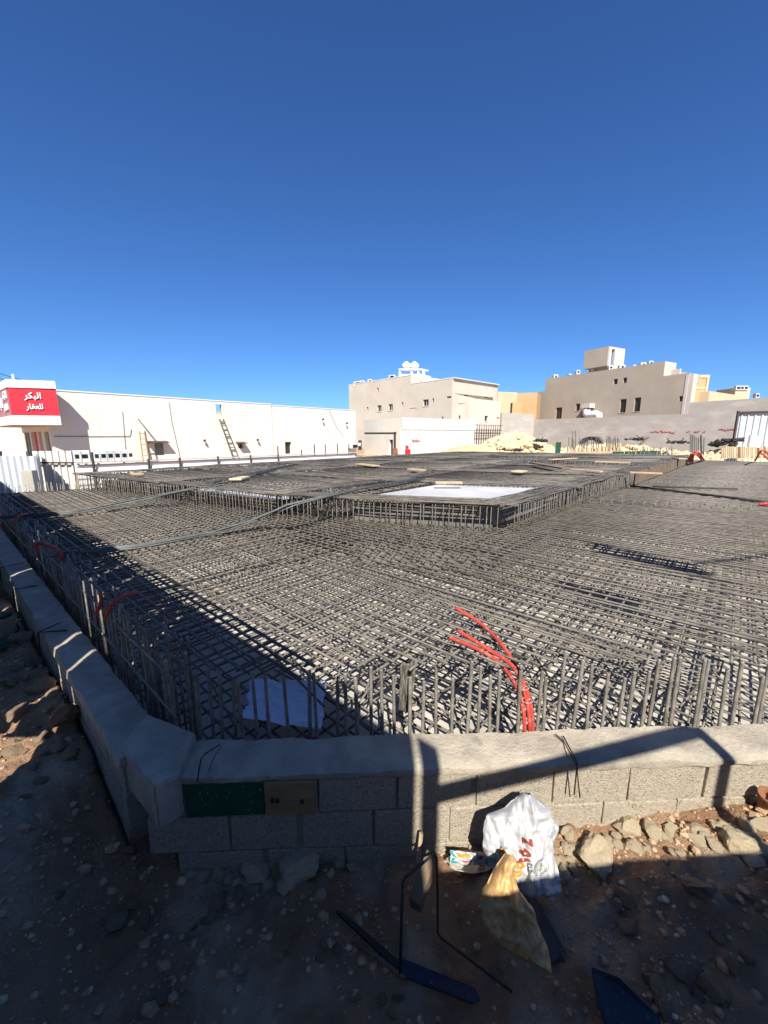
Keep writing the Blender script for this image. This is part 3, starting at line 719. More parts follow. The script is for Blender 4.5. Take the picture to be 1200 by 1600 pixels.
# foil tray and wrapper
t = thing('food_wrapper', 'crumpled foil tray and printed wrapper lying left of the white bag', 'wrapper', atz(735, 1350, .02))
mb = MB(); c0 = atz(735, 1352, .04); vs = [c0+V(0, 0, -.01)]; n = 24
for rr_ in (.5, 1.0):
    for i in range(n):
        a = 2*math.pi*i/n; e = 1+.12*noise.noise(V(math.cos(a)*2, math.sin(a)*2, rr_))
        vs.append(c0+V(math.cos(a)*.118*rr_*e, math.sin(a)*.052*rr_*e, (.024 if rr_ == 1 else -.008)+.01*noise.noise(V(a*2, rr_, 1))))
mb.add(vs, [(0, 1+i, 1+(i+1) % n) for i in range(n)]+[(1+i, 1+n+i, 1+n+(i+1) % n, 1+(i+1) % n) for i in range(n)]); thicken(mb.build('tray', M['foil'], t, smooth='all'))
f = sheet_fn([atz(703, 1349, .07), atz(735, 1352, .055), atz(742, 1333, .13), atz(702, 1327, .12)], .012, 3, 8.8, (0, -1, 1), .08)
mb = MB(); sheet(mb, f, 22); thicken(mb.build('wrapper', M['bag'], t, smooth='all'))
for (s0, t0, w, h, mm) in ((.05, .2, .14, .75, 'teal'), (.3, .6, .5, .25, 'bagorange'), (.55, .25, .3, .12, 'red'), (.05, .05, .35, .12, 'teal')):
    mb = MB(); sheet(mb, lambda a, b: f(s0+w*a+.05*math.sin(b*5), t0+h*b, .003), 8); mb.build('print', M[mm], t, smooth='all')
f2 = sheet_fn([atz(738, 1350, .06), atz(768, 1353, .05), atz(766, 1338, .08), atz(745, 1334, .10)], .01, 3, 3.8, (0, -1, 1), .08)
mb = MB(); sheet(mb, f2, 16); thicken(mb.build('wrapper', M['bag'], t, smooth='all'))
mb = MB(); sheet(mb, lambda a, b: f2(.62+.3*a, .1+.6*b, .003), 8); mb.build('print', M['teal'], t, smooth='all')
mb = MB(); sheet(mb, lambda a, b: f2(.2+.25*a, .6+.3*b, .003), 8); mb.build('print', M['red'], t, smooth='all')

# bent dark bar frame standing in the dirt
p = [aty(625, 1521, 1.05), aty(629, 1378, 1.22), aty(634, 1370, 1.23), aty(675, 1337, 1.40), aty(680, 1335, 1.41), aty(682, 1340, 1.41), aty(684, 1400, 1.33), aty(684, 1458, 1.27), aty(690, 1466, 1.25), aty(800, 1550, 1.08)]
g0 = [ground_h(v.x, v.y) for v in p]
p[0].z = max(p[0].z, g0[0]); 
mb = MB(); mb.tube(p, .0052, 8); tag(mb.build('bent_bar', M['steeldark'], smooth='all'), 'black steel bar bent into a square hoop standing in the dirt', 'steel bar')
def gz(px, py):
    z = 0
    for _ in range(6): q_ = atz(px, py, z); z = ground_h(q_.x, q_.y)
    return atz(px, py, z)
def slab_px(name, pts, lift, th, m, label, cat, bev=.003):
    top = [gz(x, y)+V(0, 0, l) for (x, y), l in zip(pts, lift)]; n = len(top); mb = MB()
    a = sum(top[i].x*top[(i+1) % n].y-top[(i+1) % n].x*top[i].y for i in range(n))
    if a < 0: top = top[::-1]
    mb.add([q for q in top]+[q-V(0, 0, th) for q in top], [list(range(n)), list(range(n, 2*n))[::-1]]+[(i, i+n, (i+1) % n+n, (i+1) % n) for i in range(n)])
    return tag(bevel(mb.build(name, M[m]), bev, 1), label, cat)
slab_px('painted_board', [(612, 1512), (628, 1506), (742, 1553), (750, 1572), (738, 1577), (622, 1532)], [.035]*6, .014, 'blue', 'worn blue painted board lying below the bent black bar', 'board')
slab_px('timber_strip', [(548, 1484), (560, 1487), (640, 1524), (632, 1534)], [.05, .05, .02, .02], .014, 'wooddark', 'thin weathered timber strip under the blue board', 'board')
slab_px('timber_strip', [(524, 1439), (532, 1437), (628, 1516), (620, 1527)], [.06, .06, .045, .045], .016, 'steeldark', 'dark flat strip pointing up left from the blue board', 'board')
slab_px('painted_board', [(922, 1528), (965, 1545), (1030, 1600), (1040, 1640), (960, 1640), (932, 1580)], [.06, .06, .03, .02, .02, .04], .015, 'blue', 'dark blue painted board lying at the bottom right', 'board')
# timber block leaning behind the bent bar
mb = MB(); a = aty(648, 1416, 1.30); b = aty(676, 1338, 1.46); mb.beam(a, b, .05, .075); tag(bevel(mb.build('timber_block', M['wooddark']), .004, 2), 'square timber offcut leaning behind the bent black bar', 'timber')
mb = MB(); a = aty(653, 1346, 1.60); b = aty(658, 1302, 1.63); mb.beam(a, b, .02, .02); tag(bevel(mb.build('timber_stake', M['wood']), .002, 1), 'short wooden stake standing against the front wall', 'timber')
# clay cup at the right edge
mb = MB(); c0 = aty(1199, 1240, 1.70); n = 20
prof = [(.0, -.11), (.026, -.11), (.035, -.02), (.037, .0), (.033, .0), (.028, -.05), (0, -.06)]
ax = V(-.25, -.3, .92).normalized(); e1 = ax.orthogonal().normalized(); e2 = ax.cross(e1); vs = []
for r_, h_ in prof:
    for i in range(n): a = 2*math.pi*i/n; vs.append(c0+ax*h_+(e1*math.cos(a)+e2*math.sin(a))*max(r_, .001))
mb.add(vs, [(k*n+i, k*n+(i+1) % n, (k+1)*n+(i+1) % n, (k+1)*n+i) for k in range(len(prof)-1) for i in range(n)])
tag(mb.build('clay_cup', M['clay'], smooth='all'), 'open brown cup tipped among the stones at the right edge', 'cup')
f = sheet_fn([gz(-12, 1026)+V(0, 0, .03), gz(14, 1020)+V(0, 0, .04), gz(16, 1008)+V(0, 0, .05), gz(-8, 1010)+V(0, 0, .05)], .02, 3, 6.1, (0, -.3, 1), .1)
mb = MB(); sheet(mb, f, 16); tag(thicken(mb.build('plastic_scrap', M['greenfar'], smooth='all')), 'green plastic scrap on the dirt outside the left wall', 'scrap')

# ------------------------------------------------------------------ rocks
def rock_mesh(seed, flat=.7, sub=3):
    r = random.Random(seed); bm = bmesh.new()
    for i in range(15):
        v = V(r.gauss(0, 1), r.gauss(0, 1), r.gauss(0, 1)).normalized(); bm.verts.new((v.x, v.y*r.uniform(.75, 1), v.z*flat))
    res = bmesh.ops.convex_hull(bm, input=bm.verts)
    bmesh.ops.delete(bm, geom=[v for v in bm.verts if not v.link_faces], context='VERTS')
    bmesh.ops.subdivide_edges(bm, edges=bm.edges[:], cuts=sub, use_grid_fill=True, smooth=.1)
    for v in bm.verts:
        q = v.co*1.0; v.co += v.co.normalized()*(noise.fractal(q*1.6+V(seed, 0, 0), .9, 2, 4)*.13+noise.noise(q*5+V(seed, 0, 0))*.06+noise.noise(q*12+V(seed, 0, 0))*.025)
    me = bpy.data.meshes.new('rock'); bm.to_mesh(me); bm.free()
    me.polygons.foreach_set('use_smooth', [True]*len(me.polygons)); me.set_sharp_from_angle(angle=math.radians(24)); return me
RM = {}
def rock(px, py, wpx, hr, label, m='rock', seed=0, grp=None, name='rock', dz=0.0, flat=.7):
    p = gz(px, py); d = (p-V(0, 0, H)).dot(V(0, ct, -st)); s = wpx/2/620.0*d*1.08
    key = (seed % 9, m, flat)
    if key not in RM: RM[key] = rock_mesh(seed % 9+3, flat, 6 if wpx > 40 else 3); RM[key].materials.append(M[m])
    o = bpy.data.objects.new(name, RM[key]); COL.objects.link(o)
    o.location = p+V(0, s*.2, s*hr*.35+dz); o.scale = (s, s*.85, s*hr/flat*.8); o.rotation_euler = (random.Random(seed).uniform(-.2, .2), random.Random(seed+1).uniform(-.2, .2), seed*1.3)
    tag(o, label, 'rock', grp); return o
for a in [
    (466, 1362, 84, .42, 'broad pale boulder against the front wall in the shade', 'rock', 1), (397, 1368, 48, .55, 'rounded boulder left of the broad one in the shade', 'rock', 2),
    (932, 1350, 68, .75, 'large pale boulder half in the sun right of the white bag', 'rock', 3), (1094, 1278, 62, .55, 'long flat sunlit rock lying against the front wall', 'rock', 4),
    (982, 1300, 40, .8, 'pale squared rock in the sun below the wall crack', 'rock', 5), (1022, 1308, 34, .95, 'round sunlit rock between the squared rock and the flat one', 'rock', 6),
    (1092, 1390, 52, .7, 'grey pointed stone in the shaded dirt on the right', 'rockg', 7), (338, 1418, 30, .8, 'wedge shaped stone in the dark dirt below the wall', 'rockg', 8),
    (1146, 1276, 42, .7, 'tan rock right of the long flat one', 'rock', 9), (1160, 1328, 58, .7, 'big angular rock at the right edge of the stone pile', 'rock', 10),
    (978, 1410, 30, .9, 'squat stone in the middle of the shaded dirt', 'rockg', 11), (982, 1455, 30, .8, 'brown stone below the squat stone in the shade', 'rockg', 12),
    (1032, 1560, 40, .9, 'pale pointed stone near the bottom right', 'rockg', 13), (1055, 1520, 36, .9, 'upper stone of the cluster near the bottom right', 'rockg', 14),
    (180, 1452, 36, .8, 'round brown stone in the dirt at lower left', 'rockg', 15), (228, 1440, 28, .8, 'smaller stone beside the round one at lower left', 'rockg', 16),
    (20, 1180, 34, .6, 'square chip of stone at the left edge near the sunlit dirt', 'rockg', 17), (100, 1125, 44, .7, 'orange brown clod against the left wall', 'clay', 18),
    (1120, 1555, 50, .6, 'low grey stone half buried at the bottom right', 'rockg', 19), (878, 1495, 20, .9, 'small pale stone beside the dark slab', 'rockg', 20),
    (255, 1560, 30, .6, 'pale flat stone near the bottom left', 'rockg', 21), (500, 1405, 22, .8, 'small pale stone under the broad boulder', 'rock', 22)]:
    rock(a[0], a[1], a[2], a[3], a[4], a[5], a[6])
rs = random.Random(77)
spots = [(888, 1310, 26), (895, 1338, 26), (905, 1328, 20), (872, 1352, 28), (884, 1300, 18), (955, 1318, 22), (966, 1312, 18), (1048, 1300, 28), (1060, 1290, 22), (1075, 1292, 20), (1125, 1292, 26), (1168, 1282, 30), (1186, 1276, 26),
    (1195, 1298, 30), (1140, 1312, 30), (1170, 1300, 26), (1190, 1336, 34), (1120, 1325, 26), (1105, 1316, 20), (880, 1370, 24), (898, 1362, 18), (1182, 1352, 30), (1150, 1350, 22),
    (300, 1368, 22), (320, 1372, 24), (340, 1368, 26), (360, 1380, 20), (372, 1400, 24), (350, 1400, 18), (330, 1440, 18), (316, 1440, 16), (305, 1450, 16), (440, 1395, 24), (420, 1388, 20), (530, 1352, 22), (548, 1356, 18), (515, 1368, 16),
    (505, 1480, 18), (498, 1500, 20), (530, 1488, 18), (620, 1560, 18), (600, 1568, 16), (612, 1585, 20), (1010, 1535, 22), (1025, 1530, 20), (1075, 1535, 18), (1040, 1590, 30), (1090, 1560, 26), (1140, 1410, 20), (1165, 1400, 22), (1185, 1420, 18), (1120, 1470, 22),
    (1170, 1500, 20), (1150, 1520, 24), (990, 1440, 18), (965, 1425, 16), (940, 1500, 14), (700, 1530, 16), (720, 1440, 14), (770, 1520, 16), (560, 1560, 14), (160, 1470, 18), (205, 1420, 18), (90, 1400, 16), (60, 1160, 26), (80, 1170, 22), (110, 1185, 26), (35, 1050, 24), (20, 1000, 22), (50, 1085, 28), (30, 950, 18), (140, 1210, 20), (60, 1225, 22), (230, 1330, 14), (200, 1335, 16), (215, 1350, 14), (185, 1350, 12)]
r9 = random.Random(31)
for _ in range(42):
    y_ = r9.uniform(965, 1260); xw = 8+(y_-900)*.62; spots.append((r9.uniform(-10, max(20, xw)), y_, r9.choice([12, 16, 20, 26, 34])))
for _ in range(46):
    f_ = r9.random(); x_ = 868+f_*335; y0_ = 1338-f_*62+abs(r9.gauss(0, 15)); spots.append((x_, y0_, r9.choice([12, 14, 18, 22, 26])))
for i, (x, y, w) in enumerate(spots):
    lab, grp = ('stone in the rubble banked outside the left block wall', 'stones banked along the left wall') if x < 250 and y < 1270 else \
        ('pale stone in the pile along the right foot of the front wall', 'stones piled at the right foot of the front wall') if x > 860 and y < 1375 else \
        ('stone at the shaded foot of the front wall beside the boulders', 'stones at the shaded foot of the front wall') if 280 < x < 560 and y < 1410 else \
        ('loose stone in the shaded dirt at the lower right', 'loose stones at the lower right') if x > 600 else ('loose stone in the shaded dirt at the lower left', 'loose stones at the lower left')
    rock(x+rs.uniform(-3, 3), y+rs.uniform(-3, 3), w*rs.uniform(.8, 1.15), rs.uniform(.6, 1), lab, 'rock' if (x > 860 and y < 1375) or 280 < x < 560 and y < 1400 else 'rockg', 30+i, grp, 'stone')
# gravel: stuff
g = MB(); ico = []
t_ = (1+5**.5)/2
iv = [(-1, t_, 0), (1, t_, 0), (-1, -t_, 0), (1, -t_, 0), (0, -1, t_), (0, 1, t_), (0, -1, -t_), (0, 1, -t_), (t_, 0, -1), (t_, 0, 1), (-t_, 0, -1), (-t_, 0, 1)]
iff = [(0, 11, 5), (0, 5, 1), (0, 1, 7), (0, 7, 10), (0, 10, 11), (1, 5, 9), (5, 11, 4), (11, 10, 2), (10, 7, 6), (7, 1, 8), (3, 9, 4), (3, 4, 2), (3, 2, 6), (3, 6, 8), (3, 8, 9), (4, 9, 5), (2, 4, 11), (6, 2, 10), (8, 6, 7), (9, 8, 1)]
n_ = 0
while n_ < 8000:
    x = rs.uniform(-4, 2.8); y = rs.uniform(.6, 4.2)
    if inside(x, y, OUT): continue
    dens = sm(-.35, .4, noise.noise(V(x*1.6, y*1.6, 4)))*.8+.12
    if x > .8 and y > 1.2: dens += .35
    if rs.random() > dens: continue
    s = min(.034, rs.lognormvariate(-5.15, .62))/1.9; z = ground_h(x, y)+s*.25; q = Matrix.Rotation(rs.uniform(0, 6), 3, 'Z') @ Matrix.Rotation(rs.uniform(0, 6), 3, 'X')
    sc_ = (s*rs.uniform(.8, 1.3), s*rs.uniform(.7, 1.2), s*rs.uniform(.5, .9))
    g.add([q @ V(v[0]*rs.uniform(.8, 1.15), v[1]*rs.uniform(.8, 1.15), v[2]*rs.uniform(.8, 1.15))*1.0 for v in iv], iff, 0 if rs.random() < .93 else 1)
    b = len(g.v)-12
    for k in range(12): v = g.v[b+k]; g.v[b+k] = (x+v[0]*sc_[0], y+v[1]*sc_[1], z+v[2]*sc_[2])
    n_ += 1
tag(g.build('gravel', [M['gravel'], M['rock']]), 'loose gravel and crumbs strewn over the dirt outside the walls', 'gravel', kind='stuff')

# ------------------------------------------------------------------ shop building on the left
K = (-15.95, 19.35); uS = unit(.655, .756); LS = 20.7; ZS = H+2.05
shop = thing('shop_building', 'long low cream shop building with a ladder on its side wall', 'building', (K[0], K[1], .3))
def rc(x0, y0, x1, y1, P=K, u=uS):
    a0, zt = onwall(x0, y0, P, u); a1, zb = onwall(x1, y1, P, u); return (a0, zb, a1, zt)
W1 = rc(241, 691.5, 257, 711); W2 = rc(372, 692.5, 380.5, 700.5); D1 = rc(446, 690.5, 457, 709); H1 = rc(336.5, 631.5, 347.5, 648)
top1 = LS*.0; spl = onwall(424, 640, K, uS)[0]
wall = MB(); facade(wall, K, uS, spl, -.3, ZS, [W1, W2, H1], .25); 
P2 = (K[0]+uS[0]*spl, K[1]+uS[1]*spl); D1b = (D1[0]-spl, D1[1], D1[2]-spl, D1[3])
nS = (-uS[1], uS[0])
P2b = (P2[0]+nS[0]*.06, P2[1]+nS[1]*.06)
facade(wall, P2b, uS, LS-spl, -.3, ZS-.06, [D1b], .25)
wall.obox(K, uS, spl-.01, spl, -.0, .2, -.3, ZS)
# street face, roof, back
wall.obox(K, uS, .02, H1[0]-.0, .02, .25, 3.4, ZS-.004); wall.obox(K, uS, H1[2], LS, .08, .25, 3.3, ZS-.064)
wall.obox(K, uS, .0, LS, 8.8, 9.0, -.3, 2.9); wall.obox(K, uS, LS-.2, LS-.004, .07, 8.8, -.3, ZS-.07)
wall.obox(K, uS, H1[0], H1[2], .02, .24, H1[1]-.02, H1[1]+.05)
wall.build('wall', M['shop'], shop)
mb = MB(); mb.obox(K, uS, .1, LS-.3, .3, 8.8, 2.5, 2.9); mb.build('roof', M['grey'], shop)
mb = MB(); mb.obox(K, uS, 0, spl, -.03, .27, ZS+.002, ZS+.06); mb.obox(K, uS, spl+.002, LS, .03, .3, ZS-.058, ZS); mb.build('coping', M['white'], shop)
mb = MB(); mb.obox(K, uS, H1[0]+.04, H1[2]-.04, .03, .22, H1[1]+.06, H1[1]+.16); mb.build('block_infill', M['tan'], shop)
window_part(shop, K, uS, W1, .2, bars=5); window_part(shop, K, uS, W2, .2, bars=2)
f = MB(); q = W1
for i in range(1, 6): z = q[1]+(q[3]-q[1])*i/6; f.obox(K, uS, q[0], q[2], .1, .13, z-.02, z+.02)
f.build('window_grille', M['grill'], shop)
window_part(shop, P2b, uS, D1b, .22, name='door', bars=0)
# awnings over the windows
for r, e in ((W1, .45), (W2, .18)):
    mb = MB(); mb.hexa([(K[0]+uS[0]*a-nS[0]*b, K[1]+uS[1]*a-nS[1]*b, z) for a, b, z in ((r[0]-e, 0, r[3]+.05), (r[2]+e*.4, 0, r[3]+.05), (r[2]+e*.4, .45, r[3]-.02), (r[0]-e, .45, r[3]-.02))],
                      [(K[0]+uS[0]*a-nS[0]*b, K[1]+uS[1]*a-nS[1]*b, z+.04) for a, b, z in ((r[0]-e, 0, r[3]+.05), (r[2]+e*.4, 0, r[3]+.05), (r[2]+e*.4, .45, r[3]-.02), (r[0]-e, .45, r[3]-.02))])
    mb.build('awning', M['rust'], shop)
mb = MB()
def sp(px, py, off=.03): a, z = onwall(px, py, K, uS); return V(K[0]+uS[0]*a-nS[0]*off, K[1]+uS[1]*a-nS[1]*off, z)
mb.tube([sp(84, 682), sp(203, 681.5), sp(205, 671)], .014, 5); mb.tube([sp(191, 643), sp(197, 712)], .01, 5); mb.tube([sp(263, 627, .05), sp(268, 660, .05), sp(281, 716, .05)], .01, 5)
mb.tube([sp(215, 654), sp(240, 689, .4)], .02, 5); mb.tube([sp(514, 641), sp(526, 668), sp(539, 685)], .014, 5); mb.tube([sp(509, 665), sp(524, 702)], .008, 4)
mb.build('pipework', M['rust'], shop, smooth='all')
for px, py in ((318, 688), (401, 687), (503, 655), (540, 661)):
    mb = MB(); a = sp(px, py, 0); b = sp(px, py, .18); mb.tube([a, b], .03, 6); mb.tube([b+V(0, 0, .06), b+V(0, 0, -.08)], [.05, .09], 8); mb.build('wall_lamp', M['black'], shop)
mb = MB(); r = rc(543, 687.5, 552.5, 700); mb.obox(K, uS, r[0], r[2], -.55, .02, r[1], r[3]); ac = mb.build('ac_unit', M['acwhite'], shop); mb = MB(); mb.obox(K, uS, r[0]+.08, r[2]-.08, -.57, -.552, r[1]+.05, r[1]+.42*(r[3]-r[1])); mb.build('vent', M['dark'], ac)
# ladder
t = thing('ladder', 'dark timber ladder leaning on the cream side wall under a gap', 'ladder', sp(357, 712, 1.0))
for s_ in (0, 1):
    mb = MB(); mb.beam(sp(342.5+6*s_, 655, .03), sp(352+9*s_, 715, 1.0), .06, .06); mb.build('rail', M['ladder'], t)
for i in range(9):
    f_ = (i+.5)/9; a = sp(342.5, 655, .03).lerp(sp(352, 715, 1.0), f_); b = sp(348.5, 655, .03).lerp(sp(361, 715, 1.0), f_); mb = MB(); mb.beam(a, b, .05, .05); mb.build('rung', M['ladder'], t)
t = thing('ladder', 'short pale timber ladder standing left of the barred window', 'ladder', sp(218, 728, .8))
for x0, x1 in ((212, 215.5), (221, 226.5)): mb = MB(); mb.beam(sp(x0, 674, .5), sp(x1, 732, .9), .07, .07); mb.build('rail', M['wooddark' if x0 > 215 else 'wood'], t)
for i in range(7): f_ = (i+.4)/7; mb = MB(); mb.beam(sp(212, 674, .5).lerp(sp(215.5, 732, .9), f_), sp(221, 674, .5).lerp(sp(226.5, 732, .9), f_), .04, .05); mb.build('rung', M['wood'], t)
# street front
uT = unit(-.756, .655)
fr = MB(); LT = 45
facade(fr, K, uT, LT, -.3, ZS-.02, [(.5, 0, 1.5, 2.3), (2.2, 0, 3.1, 2.3), (3.4, 0, 5.2, 2.3), (5.6, 0, 8, 2.3)], .2, nside=-1)
fr.build('street_wall', M['shop'], shop)
window_part(shop, K, uT, (.5, 0, 1.5, 2.3), .15, name='door', bars=1, nside=-1); window_part(shop, K, uT, (2.2, 0, 3.1, 2.3), .15, name='shutter', bars=0, nside=-1, glass='red')
window_part(shop, K, uT, (3.4, 0, 5.2, 2.3), .15, name='shutter', bars=0, nside=-1, glass='red'); window_part(shop, K, uT, (5.6, 0, 8, 2.3), .15, bars=3, nside=-1)
# the sign box round the corner
A_ = V(-15.27+.03, 19.23-.9, 0); 
A_ = aty(98, 679, 18.75); B_ = aty(25, 679, 18.2); C_ = B_+V(uT[0], uT[1], 0)*7
sg = thing('corner_sign', 'white and red shop sign box wrapping the corner of the cream building', 'sign', (B_.x, B_.y, 2.6))
Ki = V(K[0], K[1], 0)+V(-nS[0], -nS[1], 0)*.02
A2 = A_+V(nS[0], nS[1], 0)*.62; back = [A2, Ki+V(0, 0, 0), Ki+V(uT[0], uT[1], 0)*7]
def off(P_, d): return P_+d
bands = [(H+.43, H+.84, 'white', .05), (H+.84, H+2.04, 'red', 0), (H+2.04, H+2.37, 'white', .05)]
ctr = (A_+B_+C_)/3
for z0, z1, mm, e in bands:
    mb = MB(); n1 = V(0, -1, 0); poly = [A_+V(e, -e, 0), B_+V(-e*.5, -e, 0), C_+V(-e, -e, 0), back[2], back[1], A2+V(e*.8, .0, 0)]
    mb.prism([(p_.x, p_.y) for p_ in poly], z0, z1); mb.build('fascia', M[mm], sg, label=('red lettered band' if mm == 'red' else None))
mb = MB(); poly = [A_, B_, C_, back[2], back[1], A2]; mb.prism([(p_.x, p_.y) for p_ in poly], H+.40, H+.428); mb.build('soffit', M['soffit'], sg)
# faded panel on the street side face
n2 = V(-uT[1], uT[0], 0); n2 = V(-.655, -.756, 0)
def face2(a, z, o_=0): p_ = B_+V(uT[0], uT[1], 0)*a+n2*o_; return V(p_.x, p_.y, z)
mb = MB(); mb.hexa([face2(a, z, o_) for a, z, o_ in ((.3, H+.85, .004), (6.8, H+.85, .004), (6.8, H+.85, .03), (.3, H+.85, .03))], [face2(a, z, o_) for a, z, o_ in ((.3, H+2.03, .004), (6.8, H+2.03, .004), (6.8, H+2.03, .03), (.3, H+2.03, .03))]); mb.build('side_panel', M['pinkgrey'], sg)
uf = (A_-B_); Lf = uf.length; uf.normalize(); nf = V(uf.y, -uf.x, 0)
def front(a, z, o_=0): p_ = B_+uf*(a*Lf)+nf*o_; return V(p_.x, p_.y, z)
T1 = '\uFEAE\uFEDC\uFE92\uFEDF\uFE8D'; T2 = '\uFEAD\uFE8E\uFED8\uFECC\uFEE0\uFEDF'
def letter(T_, f_): mb = MB(); text_on(mb, T_, f_, .05, .02); mb.build('lettering', M['white'], sg)
letter(T1, lambda a, b, o_: front(.31+.36*a, H+1.50+.36*b, .01+o_)); letter(T2, lambda a, b, o_: front(.32+.36*a, H+1.05+.32*b, .01+o_))
letter(T1, lambda a, b, o_: face2(1.5-1.1*a, H+1.50+.42*b, .04+o_)); letter(T2, lambda a, b, o_: face2(1.55-1.1*a, H+.98+.40*b, .04+o_)); letter(T1, lambda a, b, o_: face2(3.6-1.6*a, H+1.1+.6*b, .04+o_))
mb = MB(); mb.tube([front(.12, H+2.37, -.1), front(.12, H+2.62, -.1)], .05, 6); mb.tube([front(.05, H+2.37, -.4), front(.05, H+2.6, -.4)], .03, 6); mb.build('roof_pipe', M['white'], sg)
# overhead cables
for i, (p_, q_, lab) in enumerate((((-60, 558), (32, 593), 'highest dark cable above the corner sign'), ((-60, 572), (24, 596), 'middle dark cable above the corner sign'), ((-50, 602), (4, 611), 'lowest dark cable above the corner sign'))):
    a = aty(*p_, 26); b = aty(*q_, 22); mb = MB(); mb.tube([a.lerp(b, t_)-V(0, 0, .12*4*t_*(1-t_)) for t_ in [j/10 for j in range(11)]], .018, 5); tag(mb.build('overhead_cable', M['black']), lab, 'cable')

# ------------------------------------------------------------------ left hoarding, meter boxes, slatted fence
t = thing('metal_hoarding', 'white ribbed metal hoarding panels at the far left edge', 'fence', aty(20, 755, 10.5))
a = aty(-70, 711, 10.7); b = aty(56, 711, 10.4); mb = MB(); corrugated(mb, (a.x, a.y, 0), (b.x, b.y, 0), .6, 1.6, .19, -.06); mb.build('panel', M['whitemetal'], t)
c = aty(61.5, 711, 12.0); mb = MB(); corrugated(mb, (b.x, b.y, 0), (c.x, c.y, 0), .5, 1.62, .19, .06); mb.build('panel', M['whitemetal'], t)
mb = MB(); mb.tube([aty(1, 705, 10.6), aty(2, 765, 10.6)], .03, 6); mb.build('post', M['rust'], t)
t = thing('metal_hoarding', 'cream ribbed metal hoarding panels left of the meter boxes', 'fence', aty(90, 745, 12))
a = aty(50, 705, 12.05); b = aty(113, 705, 12.3); mb = MB(); corrugated(mb, (a.x, a.y, 0), (b.x, b.y, 0), .4, 1.66, .17, -.06); mb.build('panel', M['shop'], t)
mb = MB(); mb.beam(aty(60, 723, 12.0), aty(114, 723, 12.2), .04, .05); mb.build('rail', M['rust'], t)
F0 = V(-9.25, 12, 0); F1 = V(-1.36, 19.6, 0); uF2 = (F1-F0).normalized(); nF2 = V(-uF2.y, uF2.x, 0)
t = thing('slatted_fence', 'low white fence of horizontal metal slats between the deck and the shop', 'fence', F0)
mb = MB(); corrugated(mb, F0+nF2*.05, F1+nF2*.05, .3, 1.25, .19, .035, horizontal=True); mb.build('slat_panel', M['white'], t)
mb = MB(); mb.beam(F0+V(0, 0, 1.3), F1+V(0, 0, 1.3), .035, .04); mb.build('top_rail', M['grill'], t)
LF = (F1-F0).length
for px in (144, 231, 280, 340, 391, 434):
    d = ray(px, 715); k = (F0.x*nF2.x+F0.y*nF2.y)/(d.x*nF2.x+d.y*nF2.y); p_ = V(d.x*k, d.y*k, 0)
    mb = MB(); mb.beam(p_+V(0, 0, .3)-nF2*.03, p_+V(0, 0, 1.62 if px == 144 else 1.36)-nF2*.03, .05, .05); mb.build('post', M['rust'], t)
for px, top in ((434, 697), (491, 694), (508, 694), (527, 693), (545, 694), (471, 703)):
    p_ = aty(px, 712, 19.5 if px < 500 else 20.5); q_ = aty(px, top, p_.y); mb = MB(); mb.tube([p_-V(0, 0, .8), q_], .03, 5)
    tag(mb.build('steel_post', M['rust']), 'thin dark post behind the slatted fence, '+{434: 'leftmost', 471: 'second from the left and shortest', 491: 'third from the left', 508: 'fourth from the left', 527: 'fifth from the left', 545: 'rightmost'}[px], 'post', 'thin posts behind the slatted fence')
for j, (x0, x1, nw, lab) in enumerate(((113, 141, 2, 'short meter cabinet with dark windows on the left of the pair'), (145, 200, 5, 'long meter cabinet with dark windows on the right of the pair'))):
    a = aty(x0, 715, 12.6+.3*j); b = aty(x1, 715, 12.9+.6*j); u = unit(b.x-a.x, b.y-a.y); L = (b-a).length
    t = thing('meter_cabinet', lab, 'cabinet', (a.x, a.y, 1.3)); zt, zb = (H-.5, H-.88)
    mb = MB(); mb.obox((a.x, a.y), u, 0, L, 0, .25, zb, zt); bevel(mb.build('casing', M['acwhite'], t), .01, 1)
    for i in range(nw):
        for e in (0, .17):
            mb = MB(); c_ = L*(i+.3)/nw+e; mb.obox((a.x, a.y), u, c_, c_+.1, -.012, -.002, zb+.14, zb+.26); mb.build('window', M['dark'], t)
        if i: mb = MB(); mb.obox((a.x, a.y), u, L*i/nw-.01, L*i/nw+.01, -.01, -.002, zb+.02, zt-.02); mb.build('seam', M['grill'], t)
    mb = MB()
    for c_ in (.1, L-.15): mb.obox((a.x, a.y), u, c_, c_+.06, .05, .15, .3, zb)
    mb.build('leg', M['rust'], t)
mb = MB(); p_ = aty(44, 765, 9.9); mb.hexa([p_+V(x_, y_, -.4) for x_, y_ in ((-.16, 0), (.17, 0), (.17, .2), (-.16, .2))], [p_+V(x_, y_, .48) for x_, y_ in ((-.16, .04), (.14, .02), (.14, .2), (-.15, .2))])
tag(bevel(mb.build('concrete_block', M['grey']), .015, 2), 'upright grey concrete block in front of the white hoarding', 'concrete block')
mb = MB(); a, b = aty(213, 737, 13.9), aty(224, 722, 13.9); mb.box(a.x, a.y, a.z-.4, b.x, a.y+.04, b.z); tag(mb.build('board', M['brown']), 'orange brown board standing by the end of the slatted fence', 'board')

